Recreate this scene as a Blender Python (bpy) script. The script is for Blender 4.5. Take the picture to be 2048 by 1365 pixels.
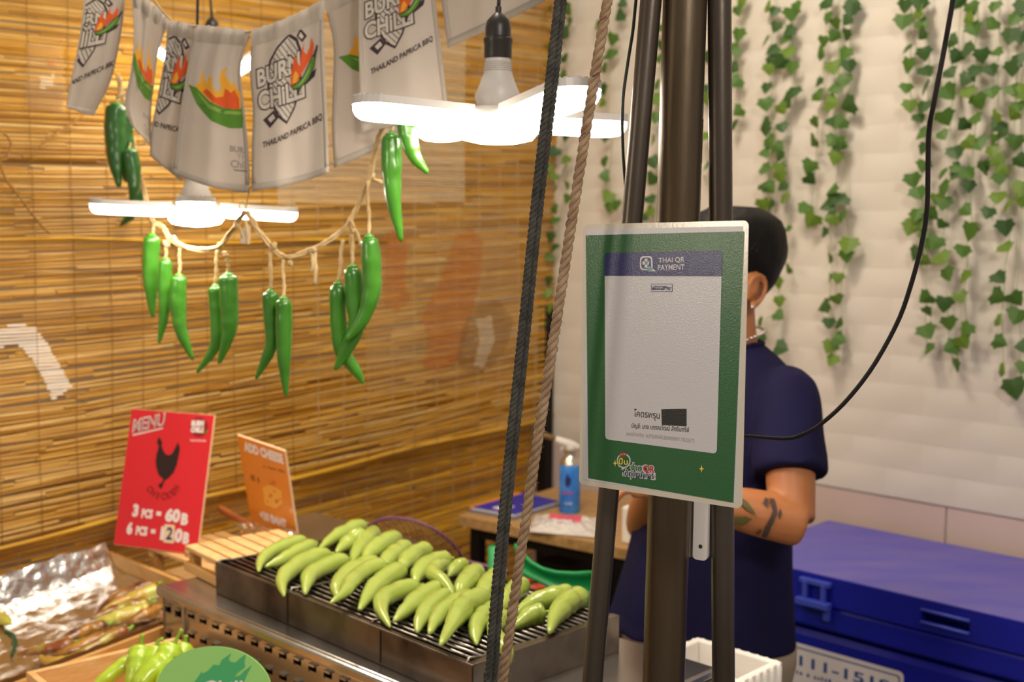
import bpy, bmesh, math, random
from mathutils import Vector as V, Matrix, noise as mnoise
from mathutils.geometry import tessellate_polygon

random.seed(7)
for o in list(bpy.data.objects):
    bpy.data.objects.remove(o)
scene = bpy.context.scene
COL = scene.collection

# ------------------------------------------------------------------ camera, world, big lights, exposure
FPX, PITCH, ROLL, CAMZ = 2350.0, math.radians(5.29), 0.010, 1.55
fw = V((0, math.cos(PITCH), -math.sin(PITCH)))
up0 = V((0, math.sin(PITCH), math.cos(PITCH)))
rt = V((1, 0, 0)) * math.cos(ROLL) + up0 * math.sin(ROLL)
up = -V((1, 0, 0)) * math.sin(ROLL) + up0 * math.cos(ROLL)
CAM = V((0, 0, CAMZ))
cd = bpy.data.cameras.new('camera')
cam = bpy.data.objects.new('camera', cd)
COL.objects.link(cam)
m3 = Matrix((rt, up, -fw)).transposed()
cam.matrix_world = Matrix.Translation(CAM) @ m3.to_4x4()
cd.sensor_width = 36.0
cd.lens = FPX / 2048 * 36
cd.clip_start = 0.05
cd.dof.use_dof = True
cd.dof.focus_distance = 1.33
cd.dof.aperture_fstop = 5.2
cd.dof.aperture_blades = 7
scene.camera = cam

world = bpy.data.worlds.new('world')
scene.world = world
world.use_nodes = True
bg = world.node_tree.nodes['Background']
bg.inputs[0].default_value = (1.0, 0.86, 0.70, 1)
bg.inputs[1].default_value = 0.36


def area(name, loc, target, size, power, col):
    l = bpy.data.lights.new(name, 'AREA')
    l.shape = 'DISK'
    l.size = size
    l.energy = power
    l.color = col
    o = bpy.data.objects.new(name, l)
    COL.objects.link(o)
    o.location = loc
    o.rotation_euler = (V(target) - V(loc)).to_track_quat('-Z', 'Y').to_euler()
    return o


WARM = (1.0, 0.86, 0.68)
area('front_fill', (0.75, -0.55, 2.75), (0.2, 1.7, 1.1), 0.45, 31, (1.0, 0.92, 0.82))  # added fill from behind the camera, stands in for general market lighting
area('front_fill', (-1.6, 0.62, 1.74), (0.1, 1.5, 1.3), 0.26, 5, WARM)  # unseen light at left, placed so its reflection makes the sign's highlight
area('unseen_overhead', (0.28, 2.55, 2.75), (1.0, 2.75, 1.0), 0.28, 11.5, WARM)
area('unseen_overhead', (-0.15, 2.05, 2.8), (-0.75, 3.15, 0.95), 0.35, 13, WARM)  # added fill aimed at the blind, no particular lamp there
area('blind_backlight', (-1.45, 3.55, 2.55), (-1.0, 3.9, 1.7), 0.4, 16, WARM)  # added behind the blind to brighten its upper part, no lamp seen there

scene.view_settings.view_transform = 'Standard'
scene.view_settings.look = 'None'
scene.view_settings.exposure = 0.0
scene.view_settings.gamma = 1.0
scene.view_settings.use_curve_mapping = False


# ------------------------------------------------------------------ projection helpers (photo pixel -> point in the place)
def ray(px, py):
    return fw + rt * ((px - 1024) / FPX) + up * ((682.5 - py) / FPX)


def at(px, py, d):
    r = ray(px, py)
    return CAM + r * (d / r.y)


def onz(px, py, z):
    r = ray(px, py)
    return CAM + r * ((z - CAMZ) / r.z)


def onpl(px, py, p0, n):
    r = ray(px, py)
    return CAM + r * ((V(p0) - CAM).dot(n) / r.dot(n))


RX = V((0.719, -0.695, 0))      # along the brick wall, to the right and towards the viewer
LX = V((-0.695, -0.719, 0))     # along the bamboo blind, to the left and towards the viewer
CORNER = V((0.105, 4.057, 0))
Z = V((0, 0, 1))


# ------------------------------------------------------------------ materials
def lin(h):
    h = h.lstrip('#')
    out = []
    for i in (0, 2, 4):
        c = int(h[i:i + 2], 16) / 255
        out.append(c / 12.92 if c <= 0.04045 else ((c + 0.055) / 1.055) ** 2.4)
    return (*out, 1)


def mat(name, col, rough=0.5, metal=0.0, col2=None, vscale=6, stretch=(1, 1, 1), bump=0.0, bscale=60, coat=0.0,
        translucent=0.0, emit=0.0, island=None, spec=0.5, sss=0.0, bdist=0.002, aniso=0.0, lo=0.35, hi=0.7, sheen=0.0):
    m = bpy.data.materials.new(name)
    m.use_nodes = True
    nt = m.node_tree
    N, L = nt.nodes, nt.links
    b = N['Principled BSDF']
    b.inputs['Roughness'].default_value = rough
    b.inputs['Metallic'].default_value = metal
    b.inputs['Specular IOR Level'].default_value = spec
    b.inputs['Coat Weight'].default_value = coat
    b.inputs['Coat Roughness'].default_value = 0.12
    b.inputs['Sheen Weight'].default_value = sheen
    if sss:
        b.inputs['Subsurface Weight'].default_value = sss
        b.inputs['Subsurface Radius'].default_value = (0.012, 0.01, 0.003)
        b.inputs['Subsurface Scale'].default_value = 0.5
    tc = N.new('ShaderNodeTexCoord')
    mp = N.new('ShaderNodeMapping')
    mp.inputs['Scale'].default_value = stretch
    L.new(tc.outputs['Object'], mp.inputs['Vector'])
    csock = None
    if col2 is not None:
        nz = N.new('ShaderNodeTexNoise')
        nz.inputs['Scale'].default_value = vscale
        nz.inputs['Detail'].default_value = 5
        L.new(mp.outputs['Vector'], nz.inputs['Vector'])
        rp = N.new('ShaderNodeValToRGB')
        rp.color_ramp.elements[0].position = lo
        rp.color_ramp.elements[1].position = hi
        rp.color_ramp.elements[0].color = lin(col)
        rp.color_ramp.elements[1].color = lin(col2)
        L.new(nz.outputs['Fac'], rp.inputs['Fac'])
        csock = rp.outputs['Color']
    if island:
        ge = N.new('ShaderNodeNewGeometry')
        rp2 = N.new('ShaderNodeValToRGB')
        els = rp2.color_ramp.elements
        while len(els) < len(island):
            els.new(0.5)
        for i, c in enumerate(island):
            els[i].position = i / (len(island) - 1)
            els[i].color = lin(c)
        L.new(ge.outputs['Random Per Island'], rp2.inputs['Fac'])
        if csock:
            mx = N.new('ShaderNodeMix')
            mx.data_type = 'RGBA'
            mx.blend_type = 'MULTIPLY'
            mx.inputs[0].default_value = 1.0
            L.new(rp2.outputs['Color'], mx.inputs[6])
            L.new(csock, mx.inputs[7])
            csock = mx.outputs[2]
        else:
            csock = rp2.outputs['Color']
    if csock:
        L.new(csock, b.inputs['Base Color'])
    else:
        b.inputs['Base Color'].default_value = lin(col)
    if bump:
        nb = N.new('ShaderNodeTexNoise')
        nb.inputs['Scale'].default_value = bscale
        nb.inputs['Detail'].default_value = 4
        L.new(mp.outputs['Vector'], nb.inputs['Vector'])
        bp = N.new('ShaderNodeBump')
        bp.inputs['Strength'].default_value = bump
        bp.inputs['Distance'].default_value = bdist
        L.new(nb.outputs['Fac'], bp.inputs['Height'])
        L.new(bp.outputs['Normal'], b.inputs['Normal'])
        if coat:
            L.new(bp.outputs['Normal'], b.inputs['Coat Normal'])
    if emit:
        b.inputs['Emission Color'].default_value = lin(col)
        b.inputs['Emission Strength'].default_value = emit
    if translucent:
        tr = N.new('ShaderNodeBsdfTranslucent')
        if csock:
            L.new(csock, tr.inputs['Color'])
        else:
            tr.inputs['Color'].default_value = lin(col)
        ms = N.new('ShaderNodeMixShader')
        ms.inputs[0].default_value = translucent
        L.new(b.outputs[0], ms.inputs[1])
        L.new(tr.outputs[0], ms.inputs[2])
        L.new(ms.outputs[0], N['Material Output'].inputs['Surface'])
    return m


M = {}
M['foam'] = mat('foam_brick', '#ded6cc', 0.55, col2='#d4cabd', vscale=3, bump=0.2, bscale=14, bdist=0.003)
M['foam_joint'] = mat('foam_joint', '#dad0c5', 0.6)
M['pink_panel'] = mat('pink_panel', '#d3bcb4', 0.55, col2='#c9b0a6', vscale=2)
M['plaster'] = mat('cream_wall', '#e3d2ad', 0.8, col2='#d2bb8d', vscale=2)
M['floor'] = mat('concrete', '#6f675f', 0.7, col2='#5c554e', vscale=5, bump=0.2)
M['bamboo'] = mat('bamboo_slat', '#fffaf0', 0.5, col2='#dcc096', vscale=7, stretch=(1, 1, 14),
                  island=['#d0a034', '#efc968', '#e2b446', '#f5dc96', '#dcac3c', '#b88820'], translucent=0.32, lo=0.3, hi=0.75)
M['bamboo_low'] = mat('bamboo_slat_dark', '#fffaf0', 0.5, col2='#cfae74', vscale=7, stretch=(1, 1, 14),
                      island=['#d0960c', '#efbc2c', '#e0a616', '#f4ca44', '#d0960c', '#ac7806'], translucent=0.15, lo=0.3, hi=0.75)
M['twine'] = mat('blind_twine', '#a87c3c', 0.9, col2='#8d642c', vscale=200)
M['twine_pale'] = mat('pale_twine', '#c8a878', 0.9)
M['wood'] = mat('pale_pine', '#e6bc84', 0.5, col2='#d6a262', vscale=10, stretch=(3, 3, 18), bump=0.1, bscale=40)
M['wood_edge'] = mat('pine_edge', '#dcaa66', 0.5, col2='#c48f4a', vscale=12, bump=0.1)
M['table_wood'] = mat('oak_board', '#b48d5c', 0.5, col2='#94703f', vscale=8, stretch=(2, 9, 9))
M['black_metal'] = mat('black_metal', '#1d1917', 0.45, 0.6)
M['pipe'] = mat('grey_pipe', '#5d544c', 0.34, 0.75, col2='#4a423b', vscale=9, stretch=(1, 1, 0.4), bump=0.12, bscale=120, lo=0.4, hi=0.75)
M['pipe_rust'] = mat('rusty_pipe', '#63584c', 0.36, 0.7, col2='#54432c', vscale=7, stretch=(2.5, 2.5, 0.3), bump=0.12, bscale=120)
M['steel'] = mat('brushed_steel', '#cfcdca', 0.24, 0.95, col2='#aaa6a2', vscale=5, bump=0.06, bscale=25)
M['steel_dirty'] = mat('sooty_steel', '#71645a', 0.34, 0.85, col2='#33281f', vscale=11, bump=0.12, bscale=60, lo=0.42, hi=0.72)
M['steel_end'] = mat('used_steel', '#9b9188', 0.3, 0.95, col2='#6e5e50', vscale=10, bump=0.1, bscale=50)
M['soot'] = mat('soot', '#120d0a', 0.85)
M['rod'] = mat('grill_rod', '#9b938b', 0.3, 1.0, col2='#4c3626', vscale=45, lo=0.5, hi=0.72)
M['chili_pale'] = mat('pale_green_pepper', '#a3b354', 0.24, col2='#93a744', vscale=16, bump=0.05, bscale=90, sss=0.15, coat=0.5)
M['pepper_stem'] = mat('pepper_stem', '#8fae3a', 0.45)
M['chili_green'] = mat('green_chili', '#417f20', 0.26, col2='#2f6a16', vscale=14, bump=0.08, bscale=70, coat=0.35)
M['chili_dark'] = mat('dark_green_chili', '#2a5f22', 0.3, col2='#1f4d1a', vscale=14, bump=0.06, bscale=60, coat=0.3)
M['chili_cap'] = mat('chili_cap', '#4a8f2c', 0.4)
M['raffia'] = mat('raffia', '#cdb184', 0.75, col2='#a98a58', vscale=60, stretch=(1, 1, 0.3), bump=0.4, bscale=250)
M['cloth'] = mat('flag_cloth', '#d8cfc6', 0.85, col2='#cfc5ba', vscale=7, translucent=0.42, bump=0.12, bscale=700, bdist=0.0005)
M['hem'] = mat('flag_hem', '#bdb2a6', 0.85, translucent=0.25, bump=0.25, bscale=300, bdist=0.001)  # darker than the cloth: backlight lost in doubled cloth, put into the colour
M['ink'] = mat('dark_ink', '#35252a', 0.8)
M['cream_ink'] = mat('cream_ink', '#dcd2c4', 0.85, translucent=0.3)
M['flame'] = mat('flame_orange', '#e8622a', 0.8, translucent=0.3)
M['flame2'] = mat('flame_yellow', '#f7b637', 0.8, translucent=0.3)
M['leafgreen'] = mat('print_green', '#5b8f2c', 0.8, translucent=0.25)
M['leafgreen2'] = mat('print_green_light', '#8db556', 0.8, translucent=0.25)
M['grey_ink'] = mat('grey_ink', '#9a8f88', 0.8)
M['lamp_white'] = mat('lamp_housing', '#cfc9c4', 0.4)
M['lamp_glow'] = mat('lamp_diffuser', '#fff3e0', 0.4, emit=27.0)
M['socket'] = mat('black_bakelite', '#2a2523', 0.38)
M['ivy'] = mat('ivy_leaf', '#577d2e', 0.5, col2='#416722', vscale=30, translucent=0.2)
M['ivy2'] = mat('ivy_leaf_light', '#728f30', 0.5, col2='#5c7d26', vscale=30, translucent=0.2)
M['ivy3'] = mat('ivy_leaf_dark', '#3f632b', 0.5, col2='#315221', vscale=30, translucent=0.2)
M['ivy_stem'] = mat('ivy_stem', '#a5b07e', 0.6)
M['rope_dark'] = mat('dark_rope', '#4c4a44', 0.95, col2='#2e2c29', vscale=90, bump=0.5, bscale=500)
M['rope_tan'] = mat('tan_rope', '#a88e72', 0.95, col2='#86694f', vscale=60, bump=0.5, bscale=500)
M['rope_red'] = mat('rope_thread', '#74414a', 0.95)
M['cable'] = mat('black_cable', '#1c1718', 0.42)
M['cable_dark'] = mat('dark_green_cord', '#23302c', 0.5)
M['laminate'] = mat('laminate_edge', '#cfc6b6', 0.25, coat=0.6, bump=0.15, bscale=300, bdist=0.0006)
GLOSS = dict(rough=0.36, coat=0.4, bump=0.35, bscale=650, bdist=0.0006)
M['paper'] = mat('laminated_paper', '#c9c6ca', **GLOSS)
M['sign_green'] = mat('sign_green', '#155a28', **GLOSS)
M['navy'] = mat('sign_navy', '#1d2460', **GLOSS)
M['black_ink'] = mat('black_ink', '#111010', **GLOSS)
M['sign_grey'] = mat('sign_grey', '#aaa3a2', **GLOSS)
M['sign_red'] = mat('sign_red', '#c02a26', **GLOSS)
M['sign_yellow'] = mat('sign_yellow', '#e6cf4a', **GLOSS)
M['sign_teal'] = mat('sign_teal', '#3c8f9c', **GLOSS)
M['red_board'] = mat('red_board', '#d6202a', 0.3, coat=0.3)
M['red_dark'] = mat('dark_red_ink', '#8d1618', 0.35)
M['white_print'] = mat('white_print', '#e8dcd8', 0.4)
M['brown_print'] = mat('dark_brown_print', '#2a1512', 0.4)
M['board_edge'] = mat('board_edge', '#e8c9a4', 0.6)
M['orange_board'] = mat('orange_board', '#e08424', 0.35, coat=0.2)
M['cheese'] = mat('cheese_print', '#eda440', 0.4)
M['cheese_dark'] = mat('cheese_hole_print', '#cc6f1c', 0.4)
M['orange_brown'] = mat('brown_print', '#8a4a14', 0.4)
M['oval_green'] = mat('oval_green', '#96d074', 0.35, coat=0.3)
M['oval_dark'] = mat('oval_flame_green', '#43aa6b', 0.35, coat=0.3)
M['foil'] = mat('aluminium_foil', '#eceaea', 0.23, 1.0, bump=0.5, bscale=22, bdist=0.012)
M['charred'] = mat('grilled_pepper', '#b4ae42', 0.3, col2='#85461a', vscale=30, coat=0.5, bump=0.4, bscale=70, lo=0.30, hi=0.54)
M['charred2'] = mat('browned_pepper', '#bf8a34', 0.3, col2='#5a2812', vscale=28, coat=0.5, bump=0.3, bscale=70, lo=0.30, hi=0.60)
M['charred3'] = mat('soft_pepper', '#c6c455', 0.28, col2='#bb7f2e', vscale=18, coat=0.5, bump=0.25, bscale=60, lo=0.4, hi=0.7)
M['fresh'] = mat('fresh_pepper', '#b4cf38', 0.28, col2='#9cbf2c', vscale=9, sss=0.15, coat=0.4, bump=0.04, bscale=50)
M['fresh_stem'] = mat('fresh_stem', '#8fb23a', 0.45)
M['leaf_dark'] = mat('dark_leaf', '#1f4a24', 0.5)
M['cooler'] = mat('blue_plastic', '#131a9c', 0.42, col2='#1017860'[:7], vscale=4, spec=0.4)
M['cooler_top'] = mat('lit_blue_plastic', '#5a55b8', 0.5, col2='#6c64b4', vscale=5, stretch=(1, 3, 1))  # paler than the body: haze of stall light on the lid, painted in
M['cooler_in'] = mat('dark_blue_plastic', '#0b0f5a', 0.5)
M['latch'] = mat('faded_blue_latch', '#3c4ab8', 0.4)
M['sticker'] = mat('white_sticker', '#d8cfd0', 0.5)
M['sticker_ink'] = mat('sticker_ink', '#2f4f88', 0.5)
M['shirt'] = mat('navy_cotton', '#141138', 0.85, col2='#100d2e', vscale=5, bump=0.35, bscale=16, bdist=0.01, spec=0.2)
M['skin'] = mat('skin', '#b9784a', 0.5, col2='#a9683c', vscale=6, sss=0.1, bump=0.05, bscale=150)
M['hair'] = mat('black_hair', '#0b0807', 0.6, spec=0.25, bump=0.6, bscale=60, bdist=0.004, stretch=(1, 1, 0.25))
M['pants'] = mat('khaki_trousers', '#9a8a78', 0.85, col2='#8a7a69', vscale=5, bump=0.3, bscale=18, bdist=0.008)
M['shoe'] = mat('black_shoe', '#1a1716', 0.6)
M['silver'] = mat('silver', '#e8e2dc', 0.2, 1.0)
M['tattoo'] = mat('tattoo_ink', '#4a3a34', 0.55)
M['tattoo_green'] = mat('tattoo_green', '#5a5424', 0.55)
M['eye'] = mat('eye_white', '#e8e2da', 0.25)
M['lip'] = mat('lip', '#9c5a4a', 0.5)
M['polystyrene'] = mat('polystyrene', '#efe8e0', 0.8, bump=0.3, bscale=220)
M['device'] = mat('white_plastic', '#ded9d6', 0.35)
M['device_side'] = mat('grey_plastic', '#a59a92', 0.5)
M['green_plastic'] = mat('green_plastic', '#11904a', 0.4)
M['can_blue'] = mat('can_blue', '#1f6ccc', 0.3, col2='#4a98e4', vscale=25)
M['can_metal'] = mat('can_metal', '#cfc8bc', 0.25, 0.9)
M['torch_white'] = mat('torch_white', '#d8d2ca', 0.4)
M['brass'] = mat('torch_brass', '#8a7348', 0.35, 0.9)
M['purple_book'] = mat('blue_booklet', '#2b2a9a', 0.45)
M['orange_paper'] = mat('orange_paper', '#d8823a', 0.6)
M['grey_card'] = mat('grey_card', '#6b6a72', 0.5)
M['film'] = mat('plastic_film', '#dcd6d2', 0.25, coat=0.6, bump=0.6, bscale=30, bdist=0.01)
M['pink'] = mat('pink_print', '#e0546e', 0.4)
M['purple_rim'] = mat('purple_plastic', '#6a3a5e', 0.4)
M['net'] = mat('wire_net', '#6a4a28', 0.5, 0.5)
M['handle_wood'] = mat('brown_handle', '#a05a2c', 0.45, col2='#874620', vscale=15)
M['white_stick'] = mat('white_stick', '#d8c8c0', 0.5)
M['red_chili'] = mat('red_chili', '#b03a1c', 0.35)
M['strip_yellow'] = mat('yellow_strip', '#c08a2a', 0.6)
M['poster_white'] = mat('poster_white', '#efe6d6', 0.7)
M['poster_orange'] = mat('poster_orange', '#c8702a', 0.7)
M['poster_brown'] = mat('poster_brown', '#7a5230', 0.7)
M['poster_grey'] = mat('poster_grey', '#a8937c', 0.7)
def film(name, col, clear):
    m = mat(name, col, 0.5)
    nt = m.node_tree
    tr = nt.nodes.new('ShaderNodeBsdfTransparent')
    ms = nt.nodes.new('ShaderNodeMixShader')
    ms.inputs[0].default_value = clear
    nt.links.new(nt.nodes['Principled BSDF'].outputs[0], ms.inputs[1])
    nt.links.new(tr.outputs[0], ms.inputs[2])
    nt.links.new(ms.outputs[0], nt.nodes['Material Output'].inputs['Surface'])
    return m


M['poster_white'] = film('translucent_white', '#f4eade', .12)
M['poster_pale'] = film('translucent_pale', '#f4e6c8', .62)
M['poster_orange'] = film('translucent_orange', '#cc6a1e', .6)
M['poster_brown'] = film('translucent_brown', '#7e5a38', .65)
M['poster_grey'] = film('translucent_grey', '#d0b490', .8)
M['torn'] = mat('torn_sticker', '#d0b8a0', 0.6, col2='#7a2430', vscale=60, lo=0.45, hi=0.55)


# ------------------------------------------------------------------ mesh helpers
class MB:
    def __init__(s):
        s.v, s.f, s.m = [], [], []

    def add(s, vs, fs, mi=0):
        o = len(s.v)
        s.v += [V(p) for p in vs]
        s.f += [[i + o for i in f] for f in fs]
        s.m += [mi] * len(fs)
        return s

    def box(s, c, ax, ay, az, mi=0):
        """c centre, ax ay az half-size vectors"""
        c, ax, ay, az = V(c), V(ax), V(ay), V(az)
        vs = [c + ax * i + ay * j + az * k for k in (-1, 1) for j in (-1, 1) for i in (-1, 1)]
        fs = [(0, 2, 3, 1), (4, 5, 7, 6), (0, 1, 5, 4), (2, 6, 7, 3), (0, 4, 6, 2), (1, 3, 7, 5)]
        if ax.cross(ay).dot(az) < 0:
            fs = [f[::-1] for f in fs]
        return s.add(vs, fs, mi)

    def beam(s, a, b, w, h, upv=Z, mi=0):
        a, b = V(a), V(b)
        d = (b - a)
        x = d.normalized()
        y = V(upv).cross(x).normalized()
        z = x.cross(y)
        return s.box((a + b) / 2, d / 2, y * w / 2, z * h / 2, mi)

    def tube(s, pts, r, n=8, mi=0, caps=True, ref=None, flat=None):
        pts = [V(p) for p in pts]
        k = len(pts)
        if not hasattr(r, '__len__'):
            r = [r] * k
        t = (pts[1] - pts[0]).normalized()
        u = V(ref) if ref is not None else (V((0, 0, 1)) if abs(t.z) < 0.9 else V((1, 0, 0)))
        u = (u - t * u.dot(t)).normalized()
        vs = []
        for i in range(k):
            if i == 0:
                t = pts[1] - pts[0]
            elif i == k - 1:
                t = pts[-1] - pts[-2]
            else:
                t = pts[i + 1] - pts[i - 1]
            t = t.normalized()
            u = (u - t * u.dot(t))
            if u.length < 1e-6:
                u = t.orthogonal()
            u.normalize()
            w = t.cross(u)
            fl = flat if flat else 1.0
            for j in range(n):
                a = 2 * math.pi * j / n
                vs.append(pts[i] + (u * math.cos(a) + w * math.sin(a) * fl) * r[i])
        fs = []
        for i in range(k - 1):
            for j in range(n):
                j2 = (j + 1) % n
                fs.append((i * n + j, i * n + j2, (i + 1) * n + j2, (i + 1) * n + j))
        if caps:
            fs.append(tuple(range(n - 1, -1, -1)))
            fs.append(tuple((k - 1) * n + j for j in range(n)))
        return s.add(vs, fs, mi)

    def lathe(s, c, prof, n=20, axis=Z, mi=0):
        """prof list of (radius, height along axis)"""
        c, axis = V(c), V(axis).normalized()
        u = axis.orthogonal().normalized()
        w = axis.cross(u)
        vs = []
        for r, h in prof:
            for j in range(n):
                a = 2 * math.pi * j / n
                vs.append(c + axis * h + (u * math.cos(a) + w * math.sin(a)) * max(r, 1e-5))
        fs = []
        for i in range(len(prof) - 1):
            for j in range(n):
                j2 = (j + 1) % n
                fs.append((i * n + j, i * n + j2, (i + 1) * n + j2, (i + 1) * n + j))
        fs.append(tuple(range(n - 1, -1, -1)))
        fs.append(tuple((len(prof) - 1) * n + j for j in range(n)))
        return s.add(vs, fs, mi)

    def prism(s, poly, o, x, y, z0, z1, mi=0, mside=None):
        o, x, y = V(o), V(x), V(y)
        zz = x.cross(y).normalized()
        k = len(poly)
        ar = sum(poly[i][0] * poly[(i + 1) % k][1] - poly[(i + 1) % k][0] * poly[i][1] for i in range(k))
        if ar < 0:
            poly = poly[::-1]
        tri = tessellate_polygon([[V((a, b, 0)) for a, b in poly]])
        lo = [o + x * a + y * b + zz * z0 for a, b in poly]
        hi = [o + x * a + y * b + zz * z1 for a, b in poly]
        fs = []
        for t in tri:
            n = (V((*poly[t[1]], 0)) - V((*poly[t[0]], 0))).cross(V((*poly[t[2]], 0)) - V((*poly[t[0]], 0)))
            t = tuple(t) if n.z > 0 else tuple(t[::-1])
            fs.append(tuple(i + k for i in t))
            fs.append(t[::-1])
        s.add(lo + hi, fs, mi)
        s.add(lo + hi, [(i, (i + 1) % k, (i + 1) % k + k, i + k) for i in range(k)], mi if mside is None else mside)
        return s

    def grid(s, rows, mi=0, flip=False):
        h, w = len(rows), len(rows[0])
        vs = [p for r in rows for p in r]
        fs = []
        for i in range(h - 1):
            for j in range(w - 1):
                f = (i * w + j, i * w + j + 1, (i + 1) * w + j + 1, (i + 1) * w + j)
                fs.append(f[::-1] if flip else f)
        return s.add(vs, fs, mi)

    def build(s, name, mats, parent=None, smooth=False, bevel=0, solid=0, subsurf=0, org=None, angle=None):
        if not isinstance(mats, (list, tuple)):
            mats = [mats]
        o_ = ORG.get(parent.name, V((0, 0, 0))) if parent is not None else (V(org) if org is not None else V((0, 0, 0)))
        me = bpy.data.meshes.new(name)
        me.from_pydata([tuple(p - o_) for p in s.v], [], s.f)
        for m in mats:
            me.materials.append(m)
        for p, i in zip(me.polygons, s.m):
            p.material_index = i
            p.use_smooth = smooth
        me.update()
        ob = bpy.data.objects.new(name, me)
        COL.objects.link(ob)
        if parent is not None:
            ob.parent = parent
        else:
            ob.location = o_
        ORG[ob.name] = o_
        if solid:
            md = ob.modifiers.new('solid', 'SOLIDIFY')
            md.thickness = solid
            md.offset = 0
        if bevel:
            md = ob.modifiers.new('bevel', 'BEVEL')
            md.width = bevel
            md.segments = 2
            md.limit_method = 'ANGLE'
        if subsurf:
            md = ob.modifiers.new('sub', 'SUBSURF')
            md.levels = md.render_levels = subsurf
        if smooth and angle:
            try:
                me.set_sharp_from_angle(angle=math.radians(angle))
            except Exception:
                pass
        return ob


ORG = {}


def thing(name, label, cat, loc, group=None):
    o = bpy.data.objects.new(name, None)
    o.empty_display_size = 0.05
    COL.objects.link(o)
    o.location = loc
    ORG[o.name] = V(loc)
    return tag(o, label, cat, group)


def tag(o, label, cat, group=None):
    o['label'] = label
    o['category'] = cat
    if group:
        o['group'] = group
    return o


def struct(o):
    o['kind'] = 'structure'
    return o


def stuff(o):
    o['kind'] = 'stuff'
    return o


def catmull(pts, n):
    pts = [V(p) for p in pts]
    P = [pts[0] * 2 - pts[1]] + pts + [pts[-1] * 2 - pts[-2]]
    out = []
    segs = len(pts) - 1
    for k in range(n):
        t = k / (n - 1) * segs
        i = min(int(t), segs - 1)
        t -= i
        a, b, c, d = P[i], P[i + 1], P[i + 2], P[i + 3]
        out.append(0.5 * ((2 * b) + (c - a) * t + (2 * a - 5 * b + 4 * c - d) * t * t + (3 * b - a - 3 * c + d) * t ** 3))
    return out


def lerp(a, b, t):
    return a + (b - a) * t


def pl(xs, t):
    """piecewise linear through [(t, v), ...]"""
    for (t0, v0), (t1, v1) in zip(xs, xs[1:]):
        if t <= t1:
            return v0 + (v1 - v0) * (t - t0) / (t1 - t0 + 1e-9)
    return xs[-1][1]


# ------------------------------------------------------------------ flat print
def text_tris(string, bold=0.0, spacing=1.0):
    cu = bpy.data.curves.new('t', 'FONT')
    cu.body = string
    cu.size = 1.0
    cu.offset = bold
    cu.space_character = spacing
    cu.resolution_u = 3
    ob = bpy.data.objects.new('t', cu)
    COL.objects.link(ob)
    dg = bpy.context.evaluated_depsgraph_get()
    me = bpy.data.meshes.new_from_object(ob.evaluated_get(dg))
    me.calc_loop_triangles()
    vs = [(v.co.x, v.co.y) for v in me.vertices]
    tr = [tuple(vs[i] for i in t.vertices) for t in me.loop_triangles]
    bpy.data.objects.remove(ob)
    bpy.data.meshes.remove(me)
    bpy.data.curves.remove(cu)
    return tr


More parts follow.
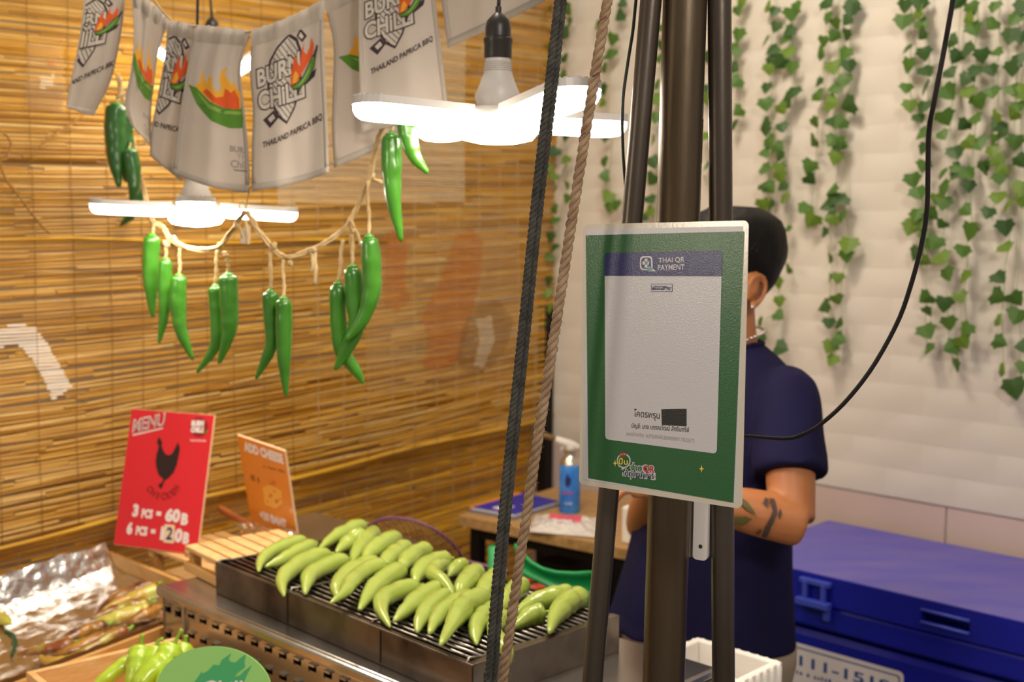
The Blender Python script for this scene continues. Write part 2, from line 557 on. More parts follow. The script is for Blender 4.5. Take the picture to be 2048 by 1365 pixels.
class Print:
    """flat print laid on a surface; fn(x, y, layer) gives the 3D point, maxe the longest edge kept unsplit"""

    def __init__(s, fn, maxe=None, clip=False):
        s.fn, s.maxe, s.mb, s.clip = fn, maxe, MB(), clip

    def tri(s, t, mi, layer, depth=0):
        if s.maxe and depth < 5:
            e = [math.dist(t[i], t[(i + 1) % 3]) for i in range(3)]
            k = max(range(3), key=lambda i: e[i])
            if e[k] > s.maxe:
                a, b, c = t[k], t[(k + 1) % 3], t[(k + 2) % 3]
                m = ((a[0] + b[0]) / 2, (a[1] + b[1]) / 2)
                s.tri((a, m, c), mi, layer, depth + 1)
                s.tri((m, b, c), mi, layer, depth + 1)
                return
        if s.clip and any(not (.03 < x < .97 and .0 < y < .97) for x, y in t):
            return
        s.mb.add([s.fn(x, y, layer) for x, y in t], [(0, 1, 2)], mi)

    def poly(s, pts, mi, layer):
        for t in tessellate_polygon([[V((a, b, 0)) for a, b in pts]]):
            q = [pts[i] for i in t]
            n = (q[1][0] - q[0][0]) * (q[2][1] - q[0][1]) - (q[2][0] - q[0][0]) * (q[1][1] - q[0][1])
            s.tri(tuple(q if n > 0 else q[::-1]), mi, layer)

    def text(s, string, p0, p1, h, mi, layer, bold=0.0, hdir=None):
        """fit the string's box between baseline points p0 and p1, with height h"""
        tr = text_tris(string, bold)
        if not tr:
            return
        xs = [p[0] for t in tr for p in t]
        ys = [p[1] for t in tr for p in t]
        x0, x1, y0, y1 = min(xs), max(xs), min(ys), max(ys)
        bx, by = p1[0] - p0[0], p1[1] - p0[1]
        ln = math.hypot(bx, by)
        hx, hy = (-by / ln * h, bx / ln * h) if hdir is None else (hdir[0] * h, hdir[1] * h)
        for t in tr:
            q = []
            for x, y in t:
                a, b = (x - x0) / (x1 - x0), (y - y0) / (y1 - y0)
                q.append((p0[0] + bx * a + hx * b, p0[1] + by * a + hy * b))
            s.tri(tuple(q), mi, layer)

    def line(s, a, b, w, mi, layer):
        dx, dy = b[0] - a[0], b[1] - a[1]
        l = math.hypot(dx, dy) + 1e-9
        nx, ny = -dy / l * w / 2, dx / l * w / 2
        s.poly([(a[0] + nx, a[1] + ny), (a[0] - nx, a[1] - ny), (b[0] - nx, b[1] - ny), (b[0] + nx, b[1] + ny)], mi, layer)

    def strokes(s, p0, p1, h, mi, layer, n, seed=1, up=(0, 1)):
        rr = random.Random(seed)
        for i in range(n):
            if rr.random() < .16:
                continue
            a, b = i / n, (i + rr.uniform(.35, .8)) / n
            A = (lerp(p0[0], p1[0], a), lerp(p0[1], p1[1], a))
            B_ = (lerp(p0[0], p1[0], b), lerp(p0[1], p1[1], b))
            hh = h * rr.uniform(.55, 1)
            s.poly([A, B_, (B_[0] + up[0] * hh, B_[1] + up[1] * hh), (A[0] + up[0] * hh, A[1] + up[1] * hh)], mi, layer)

    def build(s, name, mats, parent):
        return s.mb.build(name, mats, parent)


def circle(cx, cy, r, n=20, ry=None):
    return [(cx + r * math.cos(2 * math.pi * i / n), cy + (ry or r) * math.sin(2 * math.pi * i / n)) for i in range(n)]


def rrect(x0, y0, x1, y1, r, n=4):
    out = []
    for cx, cy, a0 in ((x1 - r, y1 - r, 0), (x0 + r, y1 - r, 90), (x0 + r, y0 + r, 180), (x1 - r, y0 + r, 270)):
        for i in range(n + 1):
            a = math.radians(a0 + 90 * i / n)
            out.append((cx + r * math.cos(a), cy + r * math.sin(a)))
    return out


def inside(p, poly):
    c = False
    for i in range(len(poly)):
        (x1, y1), (x2, y2) = poly[i], poly[i - 1]
        if (y1 > p[1]) != (y2 > p[1]) and p[0] < (x2 - x1) * (p[1] - y1) / (y2 - y1 + 1e-12) + x1:
            c = not c
    return c


class Board:
    """a flat board with its own pose; local x right, y up, facing N"""

    def __init__(s, c, x, z, W, H, T):
        s.c, s.x, s.y, s.W, s.H, s.T = V(c), V(x).normalized(), V(z).normalized(), W, H, T
        s.n = s.x.cross(s.y).normalized()

    def fn(s, x, y, layer):
        return s.c + s.x * x + s.y * y + s.n * (0.0003 * layer)

    def lp(s, px, py):
        q = onpl(px, py, s.c, s.n) - s.c
        return (q.dot(s.x), q.dot(s.y))

# ------------------------------------------------------------------ the setting
mb = MB()
mb.grid([[V((x, y, 0)) for x in (-3, -1, 1, 3)] for y in (-1.5, 0.5, 2.5, 5.0)])
fl = struct(mb.build('floor', M['floor']))

# brick patterned foam wall on the right
WP = CORNER
WN = V((-RX.y * -1, RX.x * -1, 0))
WN = V((-0.695, -0.719, 0))         # faces the room
FOAM_Z = onpl(1860, 1008, WP, WN).z
mb = MB()
mb.box(CORNER + RX * 1.15 - WN * 0.06 + Z * 1.25, RX * 1.6, Z * 1.25, WN * 0.05, 0)
wall_r = struct(mb.build('wall_right', M['foam_joint'], org=CORNER))
mb = MB()
mb.box(CORNER + RX * 1.15 - WN * 0.004 + Z * (FOAM_Z + 2.5) / 2, RX * 1.6, Z * (2.5 - FOAM_Z) / 2, WN * 0.005, 0)
mb.build('foam_sheet', M['foam_joint'], wall_r, bevel=0.002)


def brick_mesh(w, h, k):
    mb = MB()
    rnd = random.Random(k)
    nx, ny = 5, 3
    rows = []
    for j in range(ny + 1):
        r = []
        for i in range(nx + 1):
            a, b = i / nx, j / ny
            ed = min(a, 1 - a) * w, min(b, 1 - b) * h
            e = min(ed)
            z = 0.0014 * min(1, e / 0.004) + (rnd.uniform(-.0005, .0007) if e > 0.005 else 0)
            r.append(RX * (a - .5) * w + Z * (b - .5) * h + WN * z)
        rows.append(r)
    mb.grid(rows, 0)
    # steep pillow edge
    edge = [p for p in rows[0]] + [r[-1] for r in rows[1:]] + rows[-1][-2::-1] + [r[0] for r in rows[-2:0:-1]]
    return mb


BW, BH, BP = 0.2, 0.0775, 0.0025
brick_data = []
for k in range(6):
    mb = brick_mesh(BW - 0.003, BH - 0.003, k)
    me = bpy.data.meshes.new('brick')
    me.from_pydata([tuple(p) for p in mb.v], [], mb.f)
    me.materials.append(M['foam'])
    for p in me.polygons:
        p.use_smooth = True
    brick_data.append(me)
row = 0
z = FOAM_Z + BH / 2 + 0.002
while z < 2.36:
    off = -0.25 + (0.1 if row % 2 else 0.0) + 0.03
    x = off
    while x < 1.98:
        ob = bpy.data.objects.new('brick', random.choice(brick_data))
        COL.objects.link(ob)
        ob.parent = wall_r
        ob.location = RX * x + Z * z + WN * 0.0012
        ob.rotation_euler = (random.uniform(-.006, .006), 0, random.uniform(-.004, .004))
        x += BW
    z += BH
    row += 1
# smooth panels under the foam
for i, (a, b) in enumerate(((-0.45, 0.13), (0.135, 0.79), (0.795, 1.45), (1.455, 2.1))):
    mb = MB()
    mb.box(CORNER + RX * (a + b) / 2 - WN * 0.006 + Z * (FOAM_Z - 0.003) / 2, RX * (b - a) / 2, Z * (FOAM_Z - 0.003) / 2, WN * 0.003)
    mb.build('panel', M['pink_panel'], wall_r, bevel=0.0015)

# plastered wall behind the bamboo blinds
LN = RX.copy()                        # faces the room
mb = MB()
mb.box(CORNER - LN * 0.42 + LX * 1.2 + Z * 1.3, LX * 1.7, Z * 1.3, LN * 0.05)
struct(mb.build('wall_left', M['plaster']))

# corner posts
mb = MB()
mb.box(CORNER + RX * 0.045 + WN * 0.03 + Z * 0.65, RX * 0.02, WN * 0.02, Z * 0.65)
struct(mb.build('trim_1', M['black_metal'], bevel=0.003))
mb = MB()
mb.box(CORNER + RX * 0.028 + WN * 0.006 + Z * 2.05, RX * 0.012, WN * 0.004, Z * 0.2)
struct(mb.build('trim_2', M['strip_yellow'], bevel=0.001))


# ------------------------------------------------------------------ bamboo blinds
def blind(name, label, base, s0, s1, z0, z1, pitch, fill, matl, cords, sag, seed, twine, tilt=0.0):
    rnd = random.Random(seed)
    t = thing(name, label, 'blind', base + LX * s0 + Z * z0)
    mb = MB()
    n = int((z1 - z0) / pitch)
    S = s1 - s0
    for i in range(n):
        zz = z0 + (i + .5) * pitch
        # a slat is a run of bamboo lengths laid end to end
        a = s0 - rnd.uniform(0, .02)
        k = max(0.0, min(1.0, 1 - (zz - z0) / (z1 - z0)))
        while a < s1:
            ln = rnd.uniform(0.18, 0.75)
            b = min(a + ln, s1)
            if b - a < 0.03:
                break
            hh = pitch * fill * rnd.uniform(.7, 1.12) / 2
            dz = rnd.gauss(0, pitch * (.08 + .22 * k))
            sl = rnd.gauss(0, pitch * (.1 + .35 * k))
            dn = rnd.gauss(0, 0.0015)
            ra, rb = [], []
            for q, (sa, da) in enumerate(((a, -sl), ((a + b) / 2, rnd.gauss(0, pitch * .12)), (b, sl))):
                u = (sa - s0) / S
                zc = zz + dz + da - sag * math.sin(math.pi * u) * k - tilt * (sa - s0) * (0.4 + .6 * k)
                zc += 0.006 * k * mnoise.noise(V((sa * 5, zz * 9, seed)))
                c = base + LX * sa + Z * zc + LN * (dn + 0.012 * mnoise.noise(V((sa * 2.2, zz * 2.2, seed + 3))))
                ra.append([c + Z * hh, c + LN * .0022, c - Z * hh, c - LN * .0022])
            vs = [p for r in ra for p in r]
            fs = []
            for q in range(2):
                for j in range(4):
                    fs.append((q * 4 + j, (q + 1) * 4 + j, (q + 1) * 4 + (j + 1) % 4, q * 4 + (j + 1) % 4))
            fs += [(0, 1, 2, 3), (11, 10, 9, 8)]
            mb.add(vs, fs)
            a = b + rnd.uniform(0.0, .004)
    stuff(mb.build('slat', matl, t))
    x = s0 + cords * .3
    while x < s1:
        mb = MB()
        pts = []
        for i in range(15):
            zz = z0 + (z1 - z0) * i / 14
            k = 1 - i / 14
            u = (x - s0) / S
            zc = zz - sag * math.sin(math.pi * u) * k - tilt * (x - s0) * (0.4 + .6 * k)
            pts.append(base + LX * (x + rnd.uniform(-.002, .002)) + Z * zc + LN * (0.005 + 0.012 * mnoise.noise(V((x * 2.2, zz * 2.2, seed + 3)))))
        mb.tube(pts, 0.0009, 5)
        mb.build('cord', twine or M['twine' if x > 1.05 else 'twine_pale'], t, smooth=True)
        x += cords * rnd.uniform(.92, 1.08)
    return t


BL = CORNER + LN * 0.055
blind_up = blind('bamboo_blind', 'upper bamboo slat blind hanging behind the flags and lamps, light straw colour', BL,
                 -0.005, 2.35, 0.93, 2.36, 0.0080, 0.97, M['bamboo'], 0.088, 0.01, 3, None, tilt=.055)
mb = MB()
pts = [BL + LX * (i * 0.12 - 0.005) + Z * (0.922 - .055 * i * .12 - .005 * math.sin(i * .9)) + LN * 0.004 for i in range(20)]
mb.tube(pts, 0.0055, 8)
mb.build('bottom_rail', M['bamboo_low'], blind_up, smooth=True)
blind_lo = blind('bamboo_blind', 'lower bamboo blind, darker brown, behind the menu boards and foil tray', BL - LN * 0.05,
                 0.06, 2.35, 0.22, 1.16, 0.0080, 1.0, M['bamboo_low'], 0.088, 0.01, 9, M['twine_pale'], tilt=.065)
# thin orange batten across the upper blind
zb = onpl(150, 478, BL, LN).z
mb = MB()
mb.tube([BL + LX * (0.75 + i * .16) + Z * (zb - .004 + 0.006 * math.sin(i * 1.3)) + LN * 0.008 for i in range(11)], 0.004, 6)
mb.build('batten', M['bamboo_low'], blind_up, smooth=True)
# pull cords hooked over the blind
for name, px in (('pull_cord', [(0, 262), (14, 272), (22, 290), (12, 318), (0, 322), (12, 358), (40, 395), (72, 438), (100, 468)]),
                 ('pull_cord', [(165, 232), (140, 250), (110, 268), (85, 288), (70, 300)])):
    mb = MB()
    mb.tube(catmull([onpl(a, b, BL + LN * .018, LN) for a, b in px], 40), [0.0022 + .0008 * (i % 2) for i in range(40)], 6)
    mb.build(name, M['twine'], blind_up, smooth=True)


# thin translucent sheets lying against the blinds
def behind(name, label, cat, polys, mats, back=0.03):
    base = BL + LN * (.018 - back * .0)
    pts = [onpl(a, b, base, LN) for a, b in polys[0][0]]
    c = sum(pts, V((0, 0, 0))) / len(pts)
    t = thing(name, label, cat, c)
    rr = random.Random(len(label))
    for k, (pp_, mi, nm) in enumerate(polys):
        # the sheet is pressed into the slats: it shows as one narrow band per slat
        loc = [((q - CORNER).dot(LX), q.z) for q in (onpl(a, b, base, LN) for a, b in pp_)]
        zs = [q[1] for q in loc]
        mb = MB()
        n0, n1 = int((min(zs) - .93) / .008), int((max(zs) - .93) / .008) + 1
        for i in range(n0, n1):
            zc = .93 + (i + .5) * .008
            xs = []
            for (x1, y1), (x2, y2) in zip(loc, loc[1:] + loc[:1]):
                if (y1 > zc) != (y2 > zc):
                    xs.append(x1 + (zc - y1) / (y2 - y1) * (x2 - x1))
            xs.sort()
            for a, b in zip(xs[::2], xs[1::2]):
                a += rr.gauss(0, .0015)
                b += rr.gauss(0, .0015)
                h = .0026 * rr.uniform(.75, 1.15)
                m_ = max(2, int((b - a) / .04) + 1)
                rows = [[], []]
                for q in range(m_ + 1):
                    sx = lerp(a, b, q / m_)
                    p = BL + LX * sx + Z * (zc + rr.gauss(0, .0004)) + LN * (.0052 + .0016 * k + .012 * mnoise.noise(V((sx * 2.2, zc * 2.2, 6))))
                    rows[0].append(p - Z * h)
                    rows[1].append(p + Z * h)
                mb.grid(rows)
        stuff(mb.build(nm, mats[mi], t))
    return t


PM = [M['poster_white'], M['poster_orange'], M['poster_brown'], M['poster_grey'], M['poster_pale']]
behind('paper_sheet', 'large pale translucent sheet on the blind, right of the flags and below the large lamp', 'paper',
       [([(560, 40), (936, 60), (934, 405), (560, 408)], 4, 'sheet')], PM)
behind('paper_strip', 'bent white paper strip on the bamboo blind at the left edge', 'paper',
       [([(-10, 672), (25, 648), (72, 652), (100, 690), (148, 775), (112, 802), (70, 720), (40, 690), (-10, 700)], 0, 'strip')], PM, 0.012)
behind('figure_poster', 'faded poster with orange and grey figures on the blind beside the dark rope', 'poster',
       [([(745, 430), (1045, 445), (1040, 770), (745, 790)], 3, 'sheet'),
        ([(915, 470), (945, 455), (970, 480), (965, 560), (945, 640), (925, 720), (880, 745), (850, 735), (862, 680), (848, 640), (866, 600), (885, 560), (900, 520)], 1, 'orange_print'),
        ([(772, 470), (800, 455), (822, 490), (812, 560), (826, 600), (800, 625), (775, 610)], 1, 'orange_print'),
        ([(930, 650), (960, 610), (1000, 600), (1030, 640), (1018, 690), (985, 735), (940, 750), (915, 720)], 2, 'brown_print'),
        ([(955, 640), (985, 632), (992, 680), (970, 735), (950, 735), (962, 680)], 4, 'white_print')], PM, 0.014)
behind('framed_card', 'small brown and white card with a red dot on the blind, upper left', 'card',
       [([(60, 85), (130, 80), (140, 225), (55, 220)], 3, 'sheet'), ([(85, 150), (112, 148), (112, 175), (85, 176)], 4, 'white_print'),
        ([(60, 178), (135, 176), (130, 222), (62, 220)], 2, 'brown_print'), ([(100, 116), (116, 116), (116, 131), (100, 131)], 1, 'red_print')], PM, 0.014)


# ------------------------------------------------------------------ ivy on the brick wall
LEAF = [(0, .02), (.18, -.04), (.46, -.06), (.47, .12), (.66, .30), (.46, .44), (.34, .66), (.10, .90), (0, 1.0),
        (-.10, .90), (-.34, .66), (-.46, .44), (-.66, .30), (-.47, .12), (-.46, -.06), (-.18, -.04)]
leaf_data = {}
for k, mk in enumerate(('ivy', 'ivy2', 'ivy3')):
    for v in range(2):
        mb = MB()
        vs = [V((0, .35, .02))] + [V((x * (1 + .08 * v), y - 0, -.10 * abs(x) * (1 + v) + (.04 if v else -.06) * y)) for x, y in LEAF]
        n = len(LEAF)
        mb.add(vs, [(0, 1 + i, 1 + (i + 1) % n) for i in range(n)])
        me = bpy.data.meshes.new('leaf')
        me.from_pydata([tuple(p) for p in mb.v], [], mb.f)
        me.materials.append(M[mk])
        leaf_data[(k, v)] = me

IVY = [
    ('first ivy strand beside the upper blind, at the yellow corner strip', [(1092, 20), (1087, 49), (1094, 97), (1097, 130), (1090, 165), (1094, 300), (1092, 336)]),
    ('ivy strand at the wall corner hanging behind the dark rope', [(1133, 20), (1138, 44), (1129, 67), (1128, 118), (1126, 152), (1131, 275), (1109, 305), (1131, 320), (1126, 345), (1107, 354), (1133, 372), (1109, 379), (1134, 398), (1109, 420), (1109, 442), (1100, 475), (1108, 495), (1097, 515), (1096, 563), (1093, 588), (1098, 618), (1090, 648)]),
    ('ivy strand seen between the tan rope and the leaning pole', [(1197, 47), (1224, 79), (1212, 113), (1222, 108), (1208, 138), (1205, 180), (1203, 206), (1210, 275), (1208, 325), (1208, 352), (1215, 394), (1219, 415), (1232, 411)]),
    ('short ivy strand of two leaves left of the thin dark cord', [(1246, 7), (1239, 32)]),
    ('ivy strand seen in the gap between leaning pole and thick pole', [(1321, 56), (1321, 91), (1318, 118), (1313, 172), (1311, 200), (1311, 236), (1304, 280), (1306, 325), (1303, 359), (1301, 399), (1298, 423), (1289, 435)]),
    ('ivy strand seen in the narrow gap between the thick pole and right pole', [(1412, 115), (1412, 177), (1412, 199), (1411, 273), (1412, 332), (1409, 359)]),
    ('short ivy strand just right of the three poles', [(1485, 1), (1475, 22), (1476, 70), (1466, 100), (1468, 136), (1472, 164), (1476, 223), (1467, 252)]),
    ('ivy strand hanging down behind the man\'s head', [(1535, 15), (1548, 23), (1551, 54), (1529, 83), (1545, 100), (1544, 120), (1538, 139), (1532, 176), (1531, 209), (1531, 246), (1531, 262), (1538, 284), (1528, 305), (1532, 337), (1528, 373), (1539, 376), (1541, 409), (1526, 411), (1531, 434), (1555, 567), (1558, 604), (1558, 632), (1519, 649), (1522, 674), (1563, 696)]),
    ('thin ivy strand ending beside the man\'s hair', [(1592, 15), (1582, 29), (1577, 62), (1570, 79), (1577, 105), (1562, 126), (1583, 136), (1586, 185), (1573, 205), (1563, 218), (1564, 255), (1557, 296), (1558, 312), (1558, 337), (1560, 355), (1564, 372), (1567, 398), (1573, 458), (1576, 540)]),
    ('sparse ivy strand of bright leaves, second to the right of the man\'s head', [(1655, 6), (1654, 37), (1646, 83), (1642, 108), (1637, 164), (1636, 192), (1629, 246), (1626, 284), (1618, 334), (1620, 360), (1608, 417), (1623, 441)]),
    ('long ivy strand ending above the man\'s shoulder with a pair of narrow leaves', [(1670, 48), (1668, 73), (1667, 135), (1668, 176), (1664, 205), (1665, 243), (1664, 281), (1671, 316), (1665, 378), (1665, 398), (1654, 412), (1662, 436), (1648, 465), (1659, 518), (1658, 556), (1648, 613), (1658, 647), (1659, 695), (1664, 721)]),
    ('ivy strand left of the wide bare patch of brick wall', [(1702, 6), (1703, 20), (1693, 41), (1692, 70), (1689, 108), (1698, 132), (1689, 161), (1696, 211), (1681, 246), (1672, 246), (1677, 289), (1684, 289), (1684, 400), (1683, 433), (1696, 491), (1692, 513), (1676, 557), (1674, 600), (1679, 647), (1679, 679)]),
    ('short ivy strand of six leaves right of the bare brick patch', [(1809, 12), (1806, 44), (1813, 97), (1815, 131), (1813, 176), (1820, 212)]),
    ('bushy ivy strand hanging left of the black cable', [(1840, 8), (1835, 24), (1844, 49), (1843, 69), (1848, 108), (1853, 142), (1848, 177), (1845, 215), (1839, 236), (1844, 267), (1845, 297), (1847, 333), (1826, 361), (1837, 387), (1832, 430), (1828, 447), (1840, 447), (1845, 468), (1820, 457), (1854, 485), (1830, 507), (1851, 523), (1851, 597), (1854, 624), (1854, 664), (1856, 698)]),
    ('ivy strand hanging just right of the black cable', [(1915, 6), (1906, 82), (1912, 114), (1900, 146), (1897, 185), (1890, 236), (1885, 270), (1911, 305), (1911, 336), (1883, 349), (1911, 344), (1887, 378), (1871, 399), (1887, 406), (1863, 430), (1883, 450), (1871, 487), (1885, 516), (1894, 549), (1888, 609), (1897, 647), (1902, 695), (1911, 731)]),
    ('dense ivy strand with one very large leaf, second right of the black cable', [(1944, 17), (1938, 38), (1948, 58), (1938, 97), (1963, 112), (1949, 142), (1931, 159), (1936, 185), (1956, 204), (1948, 236), (1927, 251), (1939, 287), (1957, 287), (1937, 347), (1938, 373), (1932, 421), (1938, 463), (1926, 502), (1928, 554), (1920, 594), (1932, 659), (1926, 685)]),
    ('ivy strand thick with overlapping leaves, third right of the black cable', [(1988, 14), (1984, 49), (1992, 103), (1983, 140), (1984, 185), (1990, 236), (1994, 251), (2007, 264), (1985, 279), (1985, 303), (1998, 323), (1967, 341), (1968, 335), (2000, 340), (1999, 358), (1995, 395), (1976, 426)]),
    ('sparse low ivy strand of narrow leaves near the edge of the wall view', [(2014, 413), (2011, 456), (2011, 495), (1999, 556), (1997, 594), (1995, 643), (2000, 685), (2004, 742)]),
    ('rightmost ivy strand with the lowest leaf of all', [(2043, 13), (2029, 38), (2021, 72), (2041, 74), (2036, 121), (2024, 138), (2026, 179), (2039, 185), (2036, 213), (2026, 231), (2031, 285), (2041, 323), (2043, 378), (2045, 402), (2031, 599), (2033, 633), (2045, 692), (2045, 735), (2028, 778)]),
]
BIG = {(1932, 463): 1.6, (1938, 463): 1.6, (2028, 778): 1.35, (1696, 211): 1.4, (1897, 185): 1.4, (1531, 409): 1.3, (1696, 491): 1.35, (1968, 342): 1.4, (1623, 441): 1.25}
IVP = WP + WN * 0.05
rnd = random.Random(21)
for label, lv in IVY:
    pts = [onpl(a, b, IVP, WN) for a, b in lv]
    top = V((pts[0].x, pts[0].y, 2.42)) + WN * -.015
    t = thing('ivy_strand', label, 'ivy', top, 'artificial ivy strands on the white brick wall')
    order = sorted(range(len(pts)), key=lambda i: -pts[i].z)
    path = [top]
    ax = sum((p - CORNER).dot(RX) for p in pts) / len(pts)
    for k, i in enumerate(order):
        a = (pts[i] - CORNER).dot(RX)
        s_ = lerp(a, ax, .45)
        q = CORNER + RX * s_ + Z * (pts[i].z + 0.012) + WN * (0.025 + rnd.uniform(-.006, .01))
        if (path[-1] - q).length > 0.035:
            path.append(q)
    path.append(path[-1] - Z * 0.03)
    mb = MB()
    mb.tube(catmull(path, len(path) * 3), 0.0012, 5)
    mb.build('stem', M['ivy_stem'], t, smooth=True)
    for (a, b), p in zip(lv, pts):
        k = rnd.choices((0, 1, 2), (5, 3, 3) if b > 180 else (4, 1, 5))[0]
        sz = 0.0365 * rnd.uniform(.85, 1.2) * BIG.get((a, b), 1.0)
        ob = bpy.data.objects.new('leaf', leaf_data[(k, rnd.randint(0, 1))])
        COL.objects.link(ob)
        ob.parent = t
        # leaf plane faces the room, tip hanging down and to one side
        ang = rnd.gauss(math.pi, .65)
        yv = (Z * math.cos(ang) + RX * math.sin(ang)).normalized()
        nv = (WN + RX * rnd.gauss(0, .45) + Z * rnd.gauss(.15, .35)).normalized()
        yv = (yv - nv * yv.dot(nv)).normalized()
        xv = yv.cross(nv)
        mm = Matrix((xv, yv, nv)).transposed()
        ob.matrix_local = Matrix.Translation(p - yv * sz * .45 - top) @ mm.to_4x4() @ Matrix.Diagonal((sz, sz, sz, 1))


# ------------------------------------------------------------------ three steel poles
def through(px0, py0, px1, py1, d, z0, z1, tilt_d=0.0):
    a, b = at(px0, py0, d), at(px1, py1, d + tilt_d)
    dr = (b - a) / (b.z - a.z)
    return a + dr * (z0 - a.z), a + dr * (z1 - a.z)


def pole(label, p0, p1, r, matl, extra=None):
    t = thing('steel_pole', label, 'pole', p0)
    mb = MB()
    n = 24
    mb.tube([p0.lerp(p1, i / n) for i in range(n + 1)], r, 32)
    mb.build('tube', matl, t, smooth=True, angle=50)
    mb = MB()
    mb.lathe(p0, [(r * 1.9, 0), (r * 1.9, .006), (r * 1.08, .008), (r * 1.08, .03), (r, .03)], 24)
    mb.build('foot_plate', M['black_metal'], t)
    return t


PZ1 = 2.75
p0, p1 = through(1327, 1365, 1370, 0, 1.405, 0.0, PZ1)
pole_c = pole('thickest steel pole, in the middle behind the green payment sign', p0, p1, 0.0258, M['pipe_rust'])
pc0, pc1 = p0, p1
# torn sticker on it
mb = MB()
q0 = at(1404, 238, 1.39)
q1 = at(1402, 326, 1.39)
ax_ = (pc1 - pc0).normalized()
rows = []
for i in range(9):
    q = q0.lerp(q1, i / 8)
    c = pc0 + ax_ * (q - pc0).dot(ax_)
    r = []
    for j in range(5):
        a = math.radians(-52 + j * 7 + (3 * math.sin(i * 2.1) if j == 0 else 0))
        a += 0
        r.append(c + (V((math.cos(math.radians(-90) + math.radians(68 + j * 5)), math.sin(math.radians(-90) + math.radians(68 + j * 5)), 0))) * 0.0262)
    rows.append(r)
mb.grid(rows, flip=False)
mb.build('torn_sticker', M['torn'], pole_c, smooth=True)
p0, p1 = through(1185, 1365, 1302, 0, 1.395, 0.0, PZ1)
pole_l = pole('thin leaning steel pole, left of the thickest one', p0, p1, 0.0126, M['pipe'])
p0, p1 = through(1447, 1365, 1439, 0, 1.40, 0.0, PZ1)
pole_r = pole('thin upright steel pole, right of the thickest one', p0, p1, 0.0139, M['pipe'])


# ------------------------------------------------------------------ ropes and cords
def rope(name, label, px, d0, d1, r, strands, pitch, matl, fuzz=0, accent=None, shift=V((0, 0, 0))):
    n = 420
    top, bot = at(*px[0], d0), at(*px[-1], d1)
    pts = [at(a, b, lerp(d0, d1, i / (len(px) - 1))) + shift for i, (a, b) in enumerate(px)]
    pts = [pts[0] + (pts[0] - pts[1]).normalized() * .5] + pts + [pts[-1] + (pts[-1] - pts[-2]).normalized() * .35]
    path = catmull(pts, n)
    t = thing(name, label, 'rope', path[-1])
    L = [0]
    for a, b in zip(path, path[1:]):
        L.append(L[-1] + (b - a).length)
    ex = V((1, 0, 0))
    for k in range(strands):
        mb = MB()
        hp = []
        for i, p in enumerate(path):
            tg = (path[min(i + 1, n - 1)] - path[max(i - 1, 0)]).normalized()
            u = (ex - tg * ex.dot(tg)).normalized()
            w = tg.cross(u)
            a = 2 * math.pi * (k / strands + L[i] / pitch)
            hp.append(p + (u * math.cos(a) + w * math.sin(a)) * r * .52)
        mb.tube(hp, r * .55, 7, ref=(0, 1, 0))
        mb.build('strand', matl, t, smooth=True)
        if accent and k == 0:
            mb = MB()
            for i0 in range(20, n - 30, 36):
                seg = []
                for i in range(i0, i0 + 7):
                    p = path[i]
                    c = hp[i] - p
                    seg.append(p + c * 1.82)
                mb.tube(seg, r * .2, 5)
            stuff(mb.build('coloured_thread', accent, t, smooth=True))
    if fuzz:
        mb = MB()
        rr = random.Random(5)
        for _ in range(fuzz):
            i = rr.randrange(20, n - 20)
            a = rr.uniform(0, 6.28)
            dr = V((math.cos(a), math.sin(a), rr.uniform(-.8, .8)))
            p = path[i] + dr * r * .85
            mb.tube([p, p + dr * r * .25 + Z * rr.uniform(-.001, .001), p + dr * r * rr.uniform(.4, .75) + Z * rr.uniform(-.002, .002)], .00016, 3)
        stuff(mb.build('fibre', matl, t))
    return t


DPX = [(1121, 0), (1101, 180), (1075, 400), (1042, 720), (1017, 950), (995, 1180), (981, 1365)]
rope('rope', 'left half of the doubled dark grey braided rope', [(a - 5, b) for a, b in DPX], 1.30, 1.30, 0.0044, 3, 0.019, M['rope_dark'], fuzz=420)
rope('rope', 'right half of the doubled dark grey braided rope', [(a + 6, b) for a, b in DPX], 1.306, 1.306, 0.0044, 3, 0.021, M['rope_dark'], fuzz=420)
rope('rope', 'tan twisted rope with dark red threads, right of the dark rope',
     [(1215, 0), (1186, 175), (1150, 400), (1101, 720), (1065, 950), (1031, 1180), (1005, 1365)], 1.34, 1.34, 0.0060, 3, 0.032, M['rope_tan'], fuzz=200, accent=M['rope_red'])


def cord(name, label, px, ds, r, matl, flat=1.0, cat='cable', ext=0.3, ref=(1, 0, 0)):
    pts = [at(a, b, d) for (a, b), d in zip(px, ds)]
    if ext:
        pts = [pts[0] + (pts[0] - pts[1]).normalized() * ext] + pts
    path = catmull(pts, 70)
    mb = MB()
    mb.tube(path, r, 10, flat=flat, ref=ref)
    o = mb.build(name, matl, org=path[0], smooth=True)
    return tag(o, label, cat)


cpx = [(1906, 0), (1890, 90), (1868, 205), (1858, 262), (1856, 340), (1854, 420), (1843, 490), (1822, 570), (1795, 645), (1745, 735),
       (1690, 805), (1640, 850), (1605, 870), (1575, 878), (1530, 876), (1488, 873), (1455, 880)]
cord('power_cable', 'flat black cable curving down to the edge of the payment sign', cpx,
     [1.12 + .2 * (i / 16) for i in range(17)], 0.0026, M['cable'], flat=.55)
cord('thin_cord', 'thin dark cord hanging left of the leaning pole', [(1272, 0), (1266, 60), (1255, 130), (1246, 200), (1245, 280), (1250, 360), (1262, 470)],
     [1.42] * 7, 0.0019, M['cable_dark'])

